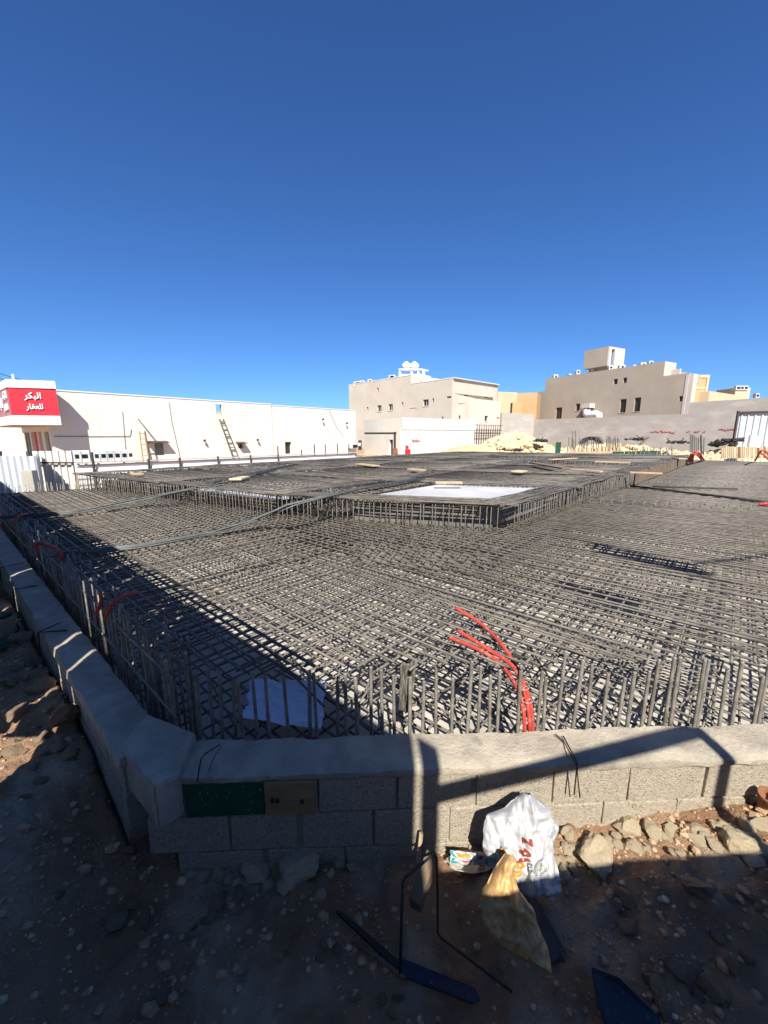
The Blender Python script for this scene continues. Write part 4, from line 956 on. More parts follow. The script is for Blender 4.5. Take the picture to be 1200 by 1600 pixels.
# ------------------------------------------------------------------ middle distance walls
S0 = V(-1.9, 38.8, 0); S1 = V(1.4, 32.8, 0); S2 = V(8.66, 38.8, 0)
def pl(P_, Q_): u_ = unit(Q_.x-P_.x, Q_.y-P_.y); return (P_.x, P_.y), u_, (Q_-P_).length
t = thing('yard_wall', 'cream yard wall with a dark door and overhead beam behind the deck', 'wall', S1)
P_, u_, L_ = pl(S0, S1); D_ = rc(608, 687, 614, 712, P_, u_)
mb = MB(); facade(mb, P_, u_, L_, -.1, H+1.33, [D_], .2); mb.build('wall', M['shop'], t); window_part(t, P_, u_, D_, .18, name='door', bars=0)
P3, u3, L3 = pl(S1, S2); mb = MB(); mb.obox(P3, u3, .005, L3, 0, .2, -.1, 2.6); mb.build('wall', M['shop'], t)
mb = MB(); a = S1+V(u3[0], u3[1], 0)*.01-V(-u3[1], u3[0], 0)*.06; b = S2-V(-u3[1], u3[0], 0)*.06; corrugated(mb, (a.x, a.y, 0), (b.x, b.y, 0), 2.55, H+1.36, .35, .05); mb.build('metal_screen', M['whitemetal'], t)
mb = MB(); a = aty(570, 677, 31.5); b = aty(619, 677, 30.5); mb.beam(a, b, .12, .14); mb.beam(b+V(-.1, 0, .1), V(b.x-.1, b.y, .3), .16, .16); mb.build('beam', M['steeldark'], t)
mb = MB(); 
def sp3(px, py, o_=.08): a_, z_ = onwall(px, py, P3, u3); return V(P3[0]+u3[0]*a_+u3[1]*o_, P3[1]+u3[1]*a_-u3[0]*o_, z_)
for k in range(4): mb.tube([sp3(643+k*3, 686+(k % 2)*2), sp3(645+k*3, 690-(k % 2)), sp3(646+k*3, 687)], .04, 4)
mb.build('graffiti', M['graf'], t)
a, b = aty(560, 703, 34.0), aty(565, 688, 34.0); mb = MB(); mb.box(a.x, a.y-.3, a.z, b.x, a.y+.2, b.z); t2 = mb.build('wall_cabinet', M['black']); tag(t2, 'small dark cabinet at the end of the cream shop wall', 'cabinet')
mb = MB(); mb.box(a.x+.03, a.y-.32, a.z+.35, b.x-.06, a.y-.305, b.z-.2); mb.build('front_plate', M['acwhite'], t2)
p_ = aty(636, 699, 30); mb = MB(); mb.box(p_.x-.12, p_.y, p_.z-.12, p_.x+.12, p_.y+.06, p_.z+.14); o = mb.build('plate', M['red']); tag(o, 'small red sign plate before the cream yard wall', 'sign'); m2 = MB(); m2.tube([p_-V(0, -.08, .1), V(p_.x, p_.y+.08, .3)], .03, 5); m2.build('post', M['rust'], o)
mb = MB(); p_ = aty(617, 711, 27); mb.tube([p_, p_+V(0, 0, .45)], [.2, .16], 10); tag(mb.build('orange_drum', M['clay'], smooth=True), 'orange brown drum by the dark post of the yard wall', 'drum')
def drum(px, py, Y, r, h, m, lab):
    p_ = aty(px, py, Y); mb = MB(); mb.tube([p_+V(0, 0, h*i/6) for i in range(7)], [r*(1.04 if i in (2, 4) else 1) for i in range(7)], 14); o = mb.build('drum', M[m], smooth=True); tag(o, lab, 'drum')
    m2 = MB(); m2.tube([p_+V(0, 0, h), p_+V(0, 0, h+.02)], r*1.05, 14); m2.build('lid', M[m], o)
drum(637, 715, 25, .17, .5, 'red', 'red drum standing behind the far edge of the deck')
t = thing('mesh_gate', 'tan barred gate between the yard wall and the grey wall', 'gate', (9.2, 39.5, .3))
g0 = S2+V(.1, .3, 0); g1 = aty(784, 679, 42); g1.z = 0; P4, u4, L4 = pl(g0, g1)
mb = MB(); mb.obox(P4, u4, 0, L4, .2, .24, 0, 2.7); mb.build('backing', M['vil1b'], t)
mb = MB()
for i in range(12): mb.obox(P4, u4, L4*i/12, L4*i/12+.04, 0, .05, 1.2, 3.1)
for z in (2.0, 2.55, 3.05): mb.obox(P4, u4, 0, L4, -.055, -.005, z, z+.05)
mb.build('bars', M['rust'], t)
# grey block wall
g2 = aty(835, 650, 58.5); g2.z = 0; g3 = aty(1075, 650, 41.8); g3.z = 0; g4 = g3+(g3-g2).normalized()*16
gl = aty(784, 650, 55); gl.z = 0
t = thing('grey_boundary_wall', 'long grey rendered boundary wall with red graffiti behind the site', 'wall', g3)
zz = lambda px, py, Y: aty(px, py, Y).z
mb = MB(); P5, u5, L5 = pl(g2, g4); Lm = (g3-g2).length; mb.obox(P5, u5, 0, Lm, 0, .25, -.2, zz(1073, 646.5, 41.8)); mb.obox(P5, u5, Lm+.002, L5, 0, .25, -.2, zz(1076, 628.5, 41.7)); mb.build('wall', M['grey'], t)
mb = MB(); P6, u6, L6 = pl(gl, g2); mb.obox(P6, u6, 0, L6, .01, .25, -.2, zz(810, 646, 57)); mb.build('wall', M['grey'], t)
def gp(px, py, o_=.03): a_, z_ = onwall(px, py, P5, u5); return V(P5[0]+u5[0]*a_+u5[1]*o_, P5[1]+u5[1]*a_-u5[0]*o_, z_)
mb = MB(); rg = random.Random(4)
for x0, x1, yb in ((1018, 1056, 674.5), (1073, 1079, 674.5), (1085, 1094, 674.5), (1099, 1105, 674.5), (1124, 1150, 670.5)):
    pts = []; x = x0
    while x < x1: pts.append(gp(x+rg.uniform(-1.6, 1.6), yb+rg.choice([-1, 1])*rg.uniform(0, 2.8)*(.5+.5*math.sin(x*.3)))); x += rg.choice([.9, 1.4, 2.2])
    if len(pts) > 1: mb.tube(pts, .035, 4)
mb.build('graffiti', M['graf'], t)

# ------------------------------------------------------------------ pale villa in the centre
uA = unit(-(72-600)/632.0*0+ .668, -.744)     # left face runs towards the viewer
uA = unit(.668*1.0, -.744)
Y0 = 61.6; A0 = aty(545, 602, Y0); ZA = A0.z; P7 = (A0.x, A0.y)
# face direction from the vanishing point at x=72
vx = (72-600)/632.0; uA = unit(-vx*-1*-1, 1); uA = unit(vx, 1); uA = (-uA[0], -uA[1])
vil = thing('villa', 'pale grey-beige villa with rooftop water tanks in the centre background', 'building', (P7[0], P7[1], .3))
LA = onwall(642, 600, P7, uA)[0]; LB = onwall(707, 600, P7, uA)[0]; ZB_ = onwall(707, 591, P7, uA)[1]
def R7(*r): return rc(*r, P7, uA)
wins = [R7(589.5, 633.5, 596, 642.5), R7(607, 631.5, 613.5, 641), R7(641, 627, 651, 636), R7(661, 624.5, 669.5, 634), R7(710-.5-6, 649.5, 719-6-4, 656)]
wins = wins[:4]
small = [R7(573, 636, 575.5, 642), R7(627.5, 628.5, 630, 634.5), R7(675.5, 622.5, 678, 629), R7(589, 606, 591.5, 612.5), R7(690, 651, 692.5, 655), R7(698, 619.5, 705, 621.5)]
mb = MB(); facade(mb, P7, uA, LA, -.2, ZA, [r for r in wins+small if r[2] < LA], .2)
PB7 = (P7[0]+uA[0]*LA, P7[1]+uA[1]*LA); sh = lambda r: (r[0]-LA, r[1], r[2]-LA, r[3])
facade(mb, PB7, uA, LB-LA, -.2, ZB_, [sh(r) for r in wins+small if r[0] > LA and r[2] < LB], .2)
mb.obox(P7, uA, .0, .02, .01, 12, -.2, ZA); mb.obox(P7, uA, 0.02, LA, .21, 11, ZB_-2, ZA-.9); mb.obox(P7, uA, LA-.3, LA, .01, 11, ZB_-.5, ZA)
cornB = (P7[0]+uA[0]*LB, P7[1]+uA[1]*LB); vr = (1275-600)/632.0; uB = unit(vr, 1)
L8 = onwall(778, 600, cornB, uB)[0]
facade(mb, cornB, uB, L8, -.2, ZB_, [rc(757, 620.5, 763, 622, cornB, uB), rc(725, 616, 731, 619, cornB, uB)], .2)
mb.obox(P7, uA, LA+.01, LB-.01, .21, 8, ZB_-1.6, ZB_-.8)
mb.build('wall', M['vil1'], vil)
for r in wins: window_part(vil, P7, uA, r, .19, bars=2)
for r in small: window_part(vil, P7, uA, r, .19, name='vent_opening', bars=0)
window_part(vil, cornB, uB, rc(757, 620.5, 763, 622, cornB, uB), .19, name='vent_opening', bars=0); window_part(vil, cornB, uB, rc(725, 616, 731, 619, cornB, uB), .19, name='vent_opening', bars=0)
mb = MB(); mb.obox(P7, uA, -.02, LA, -.03, .25, ZA+.002, ZA+.09); mb.obox(P7, uA, LA+.01, LB, -.03, .25, ZB_+.002, ZB_+.09); mb.obox(cornB, uB, .05, L8, -.25, .03, ZB_+.003, ZB_+.09)
mb.build('coping', M['white'], vil)
# lower wing in front of the right face
e0 = onwall(733, 622, cornB, uB)[0]; nB = (-uB[1], uB[0]); lowP = (cornB[0]+uB[0]*e0-(-nB[0])*0, cornB[1]+uB[1]*e0)
q0 = aty(733, 622, 46.0); zl = q0.z; P9 = (q0.x, q0.y); L9 = onwall(783, 622, P9, uB)[0]
mb = MB(); wl = [rc(757.5, 649.5, 762.5, 658.5, P9, uB), rc(776, 652, 780.5, 654, P9, uB)]; facade(mb, P9, uB, L9, -.2, zl, wl, .2); mb.obox(P9, uB, .01, L9-.01, .21, 6, zl-.5, zl-.02)
uAr = (-uA[0], -uA[1]); L10 = 7.0; wl2 = [rc(719, 657, 709.5, 649.5, P9, uAr)]; wl2 = [(min(r[0], r[2]), min(r[1], r[3]), max(r[0], r[2]), max(r[1], r[3])) for r in wl2]
facade(mb, P9, uAr, L10, -.2, zl, wl2, .2, nside=-1)
mb.build('side_wing', M['vil1b'], vil); window_part(vil, P9, uB, wl[0], .19, bars=1); window_part(vil, P9, uB, wl[1], .19, name='vent_opening', bars=0); window_part(vil, P9, uAr, wl2[0], .19, bars=2, nside=-1)
# stairhead, tank frame and tanks
def rbox(mb, x0, x1, y0, y1, Y, dep, slant=0): a = aty(x0, y1, Y); b = aty(x1, y0, Y); mb.hexa([(a.x, Y, a.z), (b.x, Y-slant, a.z), (b.x+dep*.6, Y+dep*.7, a.z), (a.x+dep*.6, Y+dep*.7, a.z)], [(a.x, Y, b.z), (b.x, Y-slant, b.z), (b.x+dep*.6, Y+dep*.7, b.z), (a.x+dep*.6, Y+dep*.7, b.z)])
mb = MB(); rbox(mb, 640.5, 659, 585, 605, 52.5, 2.2); rbox(mb, 659.1, 672.5, 593, 606, 52.6, 2.2); mb.build('stairhead', M['white'], vil)
mb = MB(); rbox(mb, 643, 658, 595, 596.5, 52.4, .1); mb.build('dark_strip', M['dark'], vil)  # thin dark strip across the stairhead front
fr = MB()
rbox(fr, 623, 660, 576, 578.5, 54.8, 1.6)
for x in (623, 641.5, 652, 660): rbox(fr, x, x+2.5, 578.5, 588, 54.9, .3)
rbox(fr, 623, 663, 584.5, 588, 55.0, .3)
fr.build('tank_frame', M['white'], vil)
for cx in (635, 647.5):
    mb = MB(); c_ = aty(cx, 576, 56); r_ = .62; ring = [(.0, .0), (.75, 0), (1, .25), (1.0, .7), (.93, 1.0), (.6, 1.3), (.3, 1.45), (.3, 1.6), (0, 1.6)]
    mb.tube([c_+V(0, 0, h_*r_*.9) for rr2, h_ in ring], [max(.01, rr2*r_) for rr2, h_ in ring], 18); o = mb.build('water_tank', M['white'], smooth='all')
    tag(o, 'white plastic water tank on the villa roof, %s of the two' % ('left' if cx < 640 else 'right'), 'water tank', 'tanks on the villa roof')
for ii, px in enumerate((556, 560.5, 566, 578, 611, 614)):
    mb = MB(); c_ = aty(px, 600-(px-556)*.18, 60.5 if px < 600 else 57.5); s_ = .32; mb.box(c_.x-s_, c_.y, c_.z-.3, c_.x+s_, c_.y+.5, c_.z+.32); o = bevel(mb.build('ac_unit', M['acwhite']), .03, 1); tag(o, 'rooftop air conditioner on the pale villa parapet, '+(ORD[ii] if ii < 5 else 'rightmost'), 'air conditioner', 'air conditioners on the pale villa')
    m2 = MB(); m2.tube([c_+V(0, -.012, 0), c_+V(0, -.03, 0)], .22, 12); m2.build('fan', M['dark'], o)
# tan house behind
t = thing('tan_house', 'low tan house between the pale villa and the taupe villa', 'building', aty(800, 660, 66)); a = aty(778, 612, 66)
mb = MB(); P_ = (a.x, a.y); u_ = unit(1, .35); L1 = onwall(808, 615, P_, u_)[0]; mb.obox(P_, u_, 0, L1, 0, 6, 0, a.z); mb.build('wall', M['tan'], t)
b_ = aty(808, 614.5, 64); mb = MB(); u2_ = unit(1, -.5); mb.obox((b_.x, b_.y), u2_, 0, 3.0, 0, 5, 0, b_.z); mb.build('side_wall', M['ochre'], t)
c_ = aty(801, 629, 62); d_ = aty(814, 646, 62); mb = MB(); mb.box(c_.x, 62, 0, d_.x, 63, c_.z); mb.build('porch', M['ochre'], t)

# ------------------------------------------------------------------ taupe villa on the right
v0 = aty(853, 592, 68.3); Z2 = v0.z; v1 = aty(1035, 566.5, 52.6)
u2 = unit(v1.x-v0.x, v1.y-v0.y); P2_ = (v0.x, v0.y); LT2 = onwall(1035, 600, P2_, u2)[0]; LE = onwall(1075, 600, P2_, u2)[0]
vt = thing('villa', 'tall taupe villa with stepped roofline on the right behind the grey wall', 'building', (v0.x, v0.y, .3))
def R2(*r): return rc(*r, P2_, u2)
w2 = [R2(869, 637, 877, 655), R2(900, 631, 905.5, 641.5), R2(969.5, 624, 977, 644.5), R2(992, 621.5, 999.5, 643), R2(959, 592.5, 964.5, 600), R2(974, 590.5, 979, 598), R2(1061.5, 619, 1068, 627)]
zE = onwall(1075, 583, P2_, u2)[1]; zL = onwall(852, 611, P2_, u2)[1]; l0 = onwall(826, 620, P2_, u2)[0]
mb = MB(); facade(mb, P2_, u2, LT2, -.2, Z2, [r for r in w2 if r[2] < LT2], .25)
PE = (P2_[0]+u2[0]*LT2, P2_[1]+u2[1]*LT2); facade(mb, PE, u2, LE-LT2, -.2, zE, [(r[0]-LT2, r[1], r[2]-LT2, r[3]) for r in w2 if r[0] > LT2], .25)
mb.obox(P2_, u2, l0, 0, 0, 6, -.2, zL); mb.obox(P2_, u2, 0.01, LT2-.01, .26, 9, Z2-2.2, Z2-1); mb.obox(P2_, u2, 0, .25, .02, 9, 0, Z2-.003)
mb.build('wall', M['vil2'], vt)
nn2 = (-u2[1], u2[0])
# parapet return wall, its sunlit tone put into the paler colour; right end face
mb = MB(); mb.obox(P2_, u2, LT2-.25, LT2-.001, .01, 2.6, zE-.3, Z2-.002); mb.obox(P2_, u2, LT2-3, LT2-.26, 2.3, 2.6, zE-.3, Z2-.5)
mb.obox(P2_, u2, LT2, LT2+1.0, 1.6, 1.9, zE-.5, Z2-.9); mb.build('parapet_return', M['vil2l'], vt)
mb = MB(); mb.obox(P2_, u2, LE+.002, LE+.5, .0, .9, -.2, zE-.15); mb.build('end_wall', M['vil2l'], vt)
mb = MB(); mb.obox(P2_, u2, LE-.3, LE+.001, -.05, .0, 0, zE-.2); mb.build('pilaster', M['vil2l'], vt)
for r in w2: window_part(vt, P2_, u2, r, .24, bars=1 if r[2]-r[0] < .7 else 2, barcol='rust')
# penthouse block
a = aty(911, 577, 66); b = aty(951, 544, 62.5); mb = MB(); Pp = (a.x, a.y); up = unit(b.x-a.x, b.y-a.y); Lp_ = math.hypot(b.x-a.x, b.y-a.y)
zb_ = aty(911, 577, 66).z; zt_ = aty(911, 548.5, 66).z; mb.obox(Pp, up, 0, Lp_, 0, .3, zb_, zt_); mb.obox(Pp, up, 0, .3, .31, 4, zb_, zt_); mb.obox(Pp, up, 0.31, Lp_, 1.0, 3.8, zb_-2.6, zb_+.2); mb.obox(Pp, up, .3, Lp_-.3, .3, 1, zb_, zb_+.2); mb.build('penthouse', M['vil2'], vt)
mb = MB(); mb.obox(Pp, up, .31, Lp_, .31, 4, zt_-.3, zt_-.01); mb.obox(Pp, up, Lp_-.3, Lp_+.02, .31, .8, zb_, zt_-.31); mb.obox(Pp, up, Lp_-.3, Lp_+.02, 1.6, 4, zb_-1, zt_-.31); mb.obox(Pp, up, 1.2, 1.4, .31, 4, zb_-1, zt_-.31); mb.build('penthouse', M['vil2l'], vt)
# roof units
for i, (px, py, Y, w) in enumerate(((869, 587, 68, 1.0), (891, 586, 66, .6), (904, 580, 66, .8), (955, 573, 62, .8), (973, 572, 61, 1.2), (992, 572, 60, .5), (1006, 568.5, 58, 1.1), (1018, 566, 58, .8))):
    mb = MB(); c_ = aty(px, py, Y); w *= .72; mb.box(c_.x-w/2, Y, c_.z-.7, c_.x+w/2, Y+.6, c_.z+.18); o = bevel(mb.build('ac_unit', M['acwhite']), .04, 1); tag(o, 'air conditioner on the taupe villa roof, '+ORD[i], 'air conditioner', 'air conditioners on the taupe villa')
    m2 = MB(); m2.tube([c_+V(0, -.012, -.1), c_+V(0, -.03, -.1)], .17, 12); m2.build('fan', M['dark'], o)
# cooler with white duct on the wall
t = thing('air_cooler', 'air cooler with a fat white duct on the wall of the taupe villa', 'cooler', aty(925, 645, 60))
def vp(px, py, o_): a_, z_ = onwall(px, py, P2_, u2); return V(P2_[0]+u2[0]*a_-nn2[0]*o_, P2_[1]+u2[1]*a_-nn2[1]*o_, z_)
mb = MB(); r = R2(917.5, 631.5, 927, 637.5); mb.obox(P2_, u2, r[0], r[2]+.3, -1.3, -.1, r[1], r[3]); mb.build('casing', M['vil2l'], t)
mb = MB(); mb.tube([vp(922, 640, .8), vp(922, 647, .8), vp(926, 649, .9), vp(938, 647, .9), vp(941.5, 648, .9), vp(942, 656, .9)], [.55, .55, .55, .5, .5, .5], 12); mb.build('duct', M['duct'], t, smooth=True)
mb = MB(); mb.beam(vp(916, 652, .0), vp(916, 652, 1.5), .1, .1); mb.beam(vp(916, 638, 1.2), vp(908, 651, .05), .08, .08); mb.build('bracket', M['rust'], t)
# ochre house on the far right
a = aty(1084, 587, 62); b = aty(1111, 587, 62); t = thing('ochre_house', 'ochre and cream house beyond the taupe villa', 'building', (a.x, a.y, .3))
mb = MB(); mb.box(a.x, a.y, 0, b.x-.5, a.y+5, a.z-.3); mb.build('tower', M['ochre'], t)
mb = MB(); mb.box(a.x-.1, a.y-.1, a.z-.29, b.x-.2, a.y+5, a.z+.1); mb.box(a.x-.02, a.y-.06, a.z-1.9, b.x-.48, a.y-.001, a.z-1.6); mb.box(b.x-.6, a.y-.15, 0, b.x-.3, a.y+5.2, a.z-.31); mb.build('trim', M['tan'], t)
c_ = aty(1108, 617, 61); d_ = aty(1172, 606, 70); mb = MB(); u_ = unit(d_.x-c_.x, 9); mb.obox((c_.x, 61), u_, 0, 14, 0, 6, 0, aty(1108, 611, 61).z); mb.build('wall', M['tan'], t)
mb = MB(); e_ = aty(1150, 606, 70); f_ = aty(1173, 606, 70); mb.box(e_.x, 70, 0, f_.x, 74, e_.z); mb.build('roof_room', M['tan'], t)
for ii, (px, w) in enumerate(((1154, .8), (1160, .6), (1166, .7), (1184, .6))):
    mb = MB(); c_ = aty(px, 606.5 if px < 1180 else 618.5, 69.8); mb.box(c_.x-w/2, c_.y, c_.z-.3, c_.x+w/2, c_.y+.6, c_.z+.4); o = mb.build('ac_unit', M['acwhite']); tag(o, 'air conditioner on the ochre house roof, '+['leftmost', 'second from the left', 'third from the left', 'rightmost'][ii], 'air conditioner', 'air conditioners on the ochre house')
    m2 = MB(); m2.box(c_.x-w/3, c_.y-.03, c_.z-.15, c_.x+w/3, c_.y-.01, c_.z+.25); m2.build('fan', M['dark'], o)

# ------------------------------------------------------------------ right white panel store
a = aty(1152, 645, 24); b = aty(1240, 643, 22.5); t = thing('panel_store', 'white ribbed metal shed wall at the right edge', 'shed', (a.x, a.y, .3))
mb = MB(); corrugated(mb, (a.x, a.y, 0), (b.x, b.y, 0), .9, a.z, .26, -.04); mb.build('panel', M['whitemetal'], t)
mb = MB(); corrugated(mb, (a.x+.05, a.y+.05, 0), (a.x+3.2, a.y+3, 0), .9, a.z, .26, -.04); mb.build('panel', M['whitemetal'], t)
mb = MB(); mb.beam(V(a.x, a.y-.08, a.z), V(b.x, b.y-.08, a.z), .1, .12); mb.beam(V(a.x-.02, a.y-.08, .5), V(a.x-.02, a.y-.08, a.z+.1), .1, .1); mb.build('frame', M['rust'], t)
mb = MB(); p = [aty(1170, 698, 21), aty(1184, 699, 21), aty(1188, 681, 21.4), aty(1174, 680, 21.4)]; mb.hexa([p[0], p[1], p[1]+V(0, .15, 0), p[0]+V(0, .15, 0)], [p[3], p[2], p[2]+V(0, .15, 0), p[3]+V(0, .15, 0)])
tag(bevel(mb.build('concrete_slab', M['grey']), .02, 2), 'grey concrete slab leaning on the white shed wall', 'slab')

# ------------------------------------------------------------------ heaps
def heap(name, label, cx, cy, rx, ry, h, m, seed, rough=.25, n=70, z0=.2, kind=None, boulders=0, bs=.2, cat='heap'):
    mb = MB(); vs = []
    for j in range(n+1):
        for i in range(n+1):
            u_ = i/n*2-1; v_ = j/n*2-1; d = math.hypot(u_, v_); x = cx+u_*rx; y = cy+v_*ry
            k = max(0, 1-d*(1+.2*noise.noise(V(u_*2, v_*2, seed))))
            z = z0+h*(k**.85)*(1+.25*noise.noise(V(x*.7, y*.7, seed)))+rough*min(1, k*4)*noise.fractal(V(x*2.2, y*2.2, seed), .8, 2, 5)*.5
            vs.append((x, y, z if k > 0 else z0-.3))
    mb.add(vs, [(j*(n+1)+i, j*(n+1)+i+1, (j+1)*(n+1)+i+1, (j+1)*(n+1)+i) for j in range(n) for i in range(n)])
    r = random.Random(seed)
    for _ in range(boulders):
        a = r.uniform(0, 6.3); d = r.random()**.6; u_, v_ = math.cos(a)*d, math.sin(a)*d; k = max(0, 1-d)
        x, y = cx+u_*rx, cy+v_*ry; s = r.uniform(.4, 1)*bs; z = z0+h*k**.85+s*.2
        mb.add([(x+p_[0]*s*r.uniform(.35, .7), y+p_[1]*s*r.uniform(.35, .7), z+p_[2]*s*r.uniform(.3, .6)) for p_ in iv], iff)
    return tag(mb.build(name, M[m]), label, cat, kind=kind)
heap('rubble_heap', 'pale yellow rubble heap before the grey wall', 10.6, 33, 4.0, 4.5, 2.05, 'rubble', 3, .5, 90, .25, boulders=420, bs=.35)
heap('sand_heap', 'brown sand heap left of the yellow rubble', 6.6, 31, 3.4, 3.5, 1.25, 'sand', 5, .12, 60, .25)
heap('sand_heap', 'low sand heap before the cream yard wall', 3.6, 29, 2.4, 2.5, .7, 'sand', 9, .1, 50, .25)
heap('spoil_ridge', 'long low ridge of pale yellow spoil along the grey wall', 17, 30, 9, 4, 1.1, 'rubble', 8, .35, 110, .25, boulders=260, bs=.3)
heap('spoil_ridge', 'pale spoil bank behind the far right corner of the cage', 22, 24, 7, 3, 1.15, 'rubble', 11, .3, 80, .25, boulders=160, bs=.25)
# dark debris
def debris(px, py, Y, w, h, seed, lab):
    c_ = aty(px, py, Y); mb = MB(); r = random.Random(seed)
    for i in range(26):
        p_ = c_+V(r.gauss(0, w*.4), r.uniform(-.4, .4), r.uniform(0, h)*.4); s = r.uniform(.06, .2)*min(1, .5+h)
        mb.add([(p_.x+q_[0]*s*r.uniform(.4, .9), p_.y+q_[1]*s*r.uniform(.4, .9), p_.z+q_[2]*s*r.uniform(.15, .6)) for q_ in iv], iff)
    for i in range(3): p_ = c_+V(r.uniform(-w, w)*.6, 0, r.uniform(0, h)*.3); mb.beam(p_, p_+V(r.uniform(-.5, .5), .1, r.uniform(.0, .3)), .05, .04)
    tag(mb.build('debris_pile', M['black']), lab, 'debris')
debris(1138, 694, 23.5, .9, .7, 1, 'black debris pile at the foot of the white shed'); debris(1120, 696, 24, .6, .3, 2, 'low dark scraps left of the white shed')
debris(996, 687, 30, .8, .25, 3, 'dark crumpled sheet on the spoil under the graffiti'); debris(1058, 692, 27, 1.0, .2, 4, 'flat dark scraps on the spoil right of the graffiti'); debris(845, 690, 30, .4, .3, 5, 'small dark scraps beside the yellow rubble')
debris(800, 704, 27, 1.2, .2, 7, 'dark scraps at the foot of the yellow rubble heap')
# leaning plank on spoil
mb = MB(); mb.beam(aty(1000, 694, 28), aty(1014, 683, 28), .12, .1); tag(mb.build('plank', M['wooddark']), 'plank leaning on the spoil under the red graffiti', 'plank')

# ------------------------------------------------------------------ timber shuttering and starter bars at the far side of the deck
t = thing('timber_shuttering', 'row of pale timber posts and rails at the far side of the deck', 'shuttering', aty(930, 712, 21))
rs2 = random.Random(9)
for px in range(888, 968, 6):
    mb = MB(); p_ = aty(px+rs2.uniform(-1.5, 1.5), 717, 21.5); q_ = aty(px+rs2.uniform(-1.5, 1.5), rs2.uniform(697, 702), 21.5); mb.beam(p_, q_, .09, .07); mb.build('timber_post', M['wood'], t)
for a, b, w in (((884, 708), (970, 706), .12), ((815, 712), (890, 711), .1)):
    mb = MB(); mb.beam(aty(*a, 21.3), aty(*b, 21.3), .06, w); mb.build('rail', M['wood'], t)
for px in range(757, 802, 7): mb = MB(); mb.beam(aty(px, 718, 22.5), aty(px, 707, 22.5), .1, .08); mb.build('timber_post', M['wood'], t)
mb = MB(); mb.beam(aty(755, 709, 22.4), aty(805, 708.5, 22.4), .06, .1); mb.build('rail', M['wood'], t)
def greenp(x0, y0, x1, y1, Y, lab): a, b = aty(x0, y1, Y), aty(x1, y0, Y); mb = MB(); mb.box(a.x, Y, a.z-.2, b.x, Y+.06, b.z); tag(mb.build('shutter_panel', M['greenfar']), lab, 'shutter panel', 'green shutter panels')
greenp(811, 709, 834, 719, 20.5, 'green shutter panel left of the timber posts'); greenp(868, 691, 877, 706, 24, 'upright green panel standing behind the timber posts')
greenp(842, 710, 884, 717, 20.8, 'low green shutter panel directly left of the timber row')
for i in range(4): greenp(958+i*18.5, 705.5-i*.4, 975.5+i*18.5, 712-i*.6, 21.2, 'green shutter panel right of the timber posts, '+['leftmost of four', 'second of four', 'third of four', 'rightmost of four'][i])
t = thing('timber_shuttering', 'ochre board fence of upright planks behind the far right corner of the cage', 'shuttering', aty(1165, 712, 19.5))
for i in range(26):
    px = 1128+i*3.3; mb = MB(); p_ = aty(px, 716, 19.6); q_ = aty(px, rs2.uniform(697, 700), 19.6); mb.beam(p_, q_, .085, .04); mb.build('plank', M[rs2.choice(['wood', 'wood', 'ply', 'clay', 'yellowp'])], t)
def starters(px0, px1, n, ylo, yhi, Y, lab):
    t = thing('starter_bars', lab, 'steel bars', aty((px0+px1)/2, ylo, Y))
    for i in range(n):
        px = px0+(px1-px0)*(i+rs2.uniform(-.3, .3))/max(1, n-1); YY = Y+rs2.uniform(-.5, .5); mb = MB(); mb.tube([aty(px, ylo, YY), aty(px+rs2.uniform(-1, 1), yhi+rs2.uniform(-3, 3), YY)], .02, 5); mb.build('bar', M['steel'], t)
starters(889, 940, 14, 712, 686, 22, 'loose row of tall starter bars behind the timber posts'); starters(947, 968, 12, 712, 684, 22, 'dense cluster of starter bars right of the timber posts')
starters(1078, 1100, 9, 712, 681, 20, 'tall starter bars at the far corner of the deck'); starters(895, 900, 2, 705, 674, 23, 'pair of leaning tall bars behind the deck')
starters(980, 1050, 16, 714, 700, 21.6, 'short starter bars along the green shutters')
mb = MB(); c_ = aty(923, 694, 23); 
for k in range(26): a = rs2.uniform(0, 6.3); r_ = rs2.uniform(.4, .75); mb.tube([c_+V(math.cos(a+j*.5)*r_, math.sin(j)*.2, abs(math.sin(a+j*.5))*r_*.6) for j in range(6)], .015, 4)
tag(mb.build('wire_coil', M['steeldark']), 'tangled dark wire coil between the starter bars', 'wire coil')

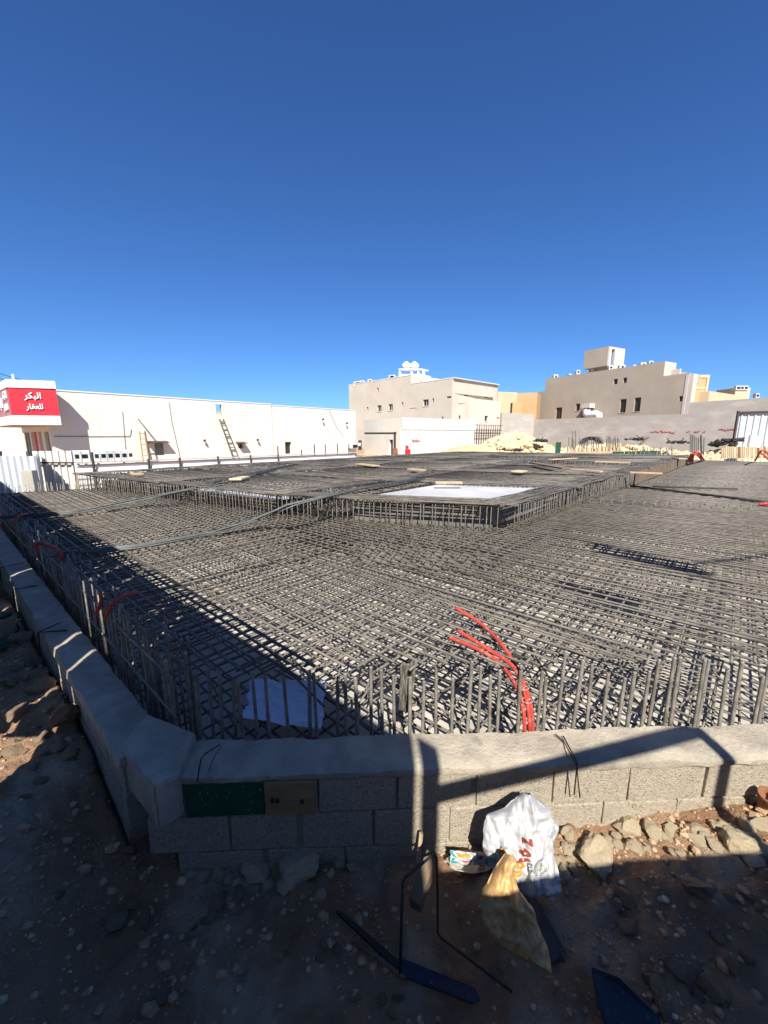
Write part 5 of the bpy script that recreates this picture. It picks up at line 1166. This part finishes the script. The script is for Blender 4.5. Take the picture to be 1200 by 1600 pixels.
# ------------------------------------------------------------------ unseen blockers added behind the viewer to shape the shade
hd = thing('shade_panels', 'unseen grey panels with gaps, added behind the viewer to shade the foreground', 'fence', (-2, -1.5, 0))  # added panels, outline and gaps cut to the wanted shade
def edgeW(X): return 2.60-.868*X
def yc(X): return edgeW(X)-3.9
tanaz = math.tan(-SUN_AZ)
def cx(X, Wv, Y_): return X+tanaz*(Wv-.4-Y_)
def cast_panel(X0, X1, w0=None, w1=None):
    """panel whose shadow covers X0..X1 between light-levels w0..w1 (w = height + forward distance)"""
    mb = MB(); pts = []
    for X in (X0, X1):
        Y_ = yc(X); lo = -.3 if w0 is None else w0-Y_; hi = edgeW(X)-Y_ if w1 is None else w1-Y_
        x_ = cx(X, Y_+(lo+hi)/2 if w0 else edgeW(X)-.5, Y_); pts.append((x_, Y_, lo, hi))
    a, b = pts; mb.hexa([(a[0], a[1], a[2]), (b[0], b[1], b[2]), (b[0], b[1]-.01, b[2]), (a[0], a[1]-.01, a[2])], [(a[0], a[1], a[3]), (b[0], b[1], b[3]), (b[0], b[1]-.01, b[3]), (a[0], a[1]-.01, a[3])])
    mb.build('panel', M['shadepanel'], hd)
cast_panel(-16, -4.42); cast_panel(-4.385, -3.1); cast_panel(-3.1, -2.568, w0=2.48); cast_panel(-2.535, -2.25, w0=2.48)
cast_panel(-3.1, -2.25, w1=1.45)
cast_panel(-2.25, .165)
cast_panel(.195, .294)
# unseen wall and bent bar added to shape the shade at the right
YR = -.75
def RP(X, Wv): return V(cx(X, Wv, YR), YR, Wv-YR)
lo = thing('shade_wall', 'unseen wall with a bent bar, added behind the viewer to shade the right foreground', 'wall', (2, YR, 0))
mb = MB(); a, b, c_ = RP(.10, 1.59), RP(1.8, 1.76), RP(9, 2.3)
for p_, q_ in ((a, b), (b, c_)): mb.hexa([(p_.x, YR, -.3), (q_.x, YR, -.3), (q_.x, YR-.15, -.3), (p_.x, YR-.15, -.3)], [(p_.x, YR, p_.z), (q_.x, YR, q_.z), (q_.x, YR-.15, q_.z), (p_.x, YR-.15, p_.z)])
mb.build('wall', M['grey'], lo)
mb = MB(); mb.beam(RP(.27, 2.06), RP(1.72, 2.47), .03, .085); mb.beam(RP(1.745, 2.49), RP(1.795, 1.75), .068, .03); mb.build('shade_frame', M['rust'], lo)
YR = -3.3
lp = thing('shade_caster', 'unseen pole with a thick head, added behind the viewer to shadow the mat', 'shade caster', (5.2, YR, 0))  # added only to drop a dark streak across the mat
mb = MB(); mb.tube([(5.2, YR, 0), (5.2, YR, 8.0), (4.6, YR, 8.3), (3.2, YR, 7.9)], .028, 8); mb.build('pole', M['rust'], lp)
mb = MB(); mb.beam(V(3.25, YR, 7.75), V(2.75, YR, 8.55), .3, .2); mb.build('caster_head', M['grey'], lp)
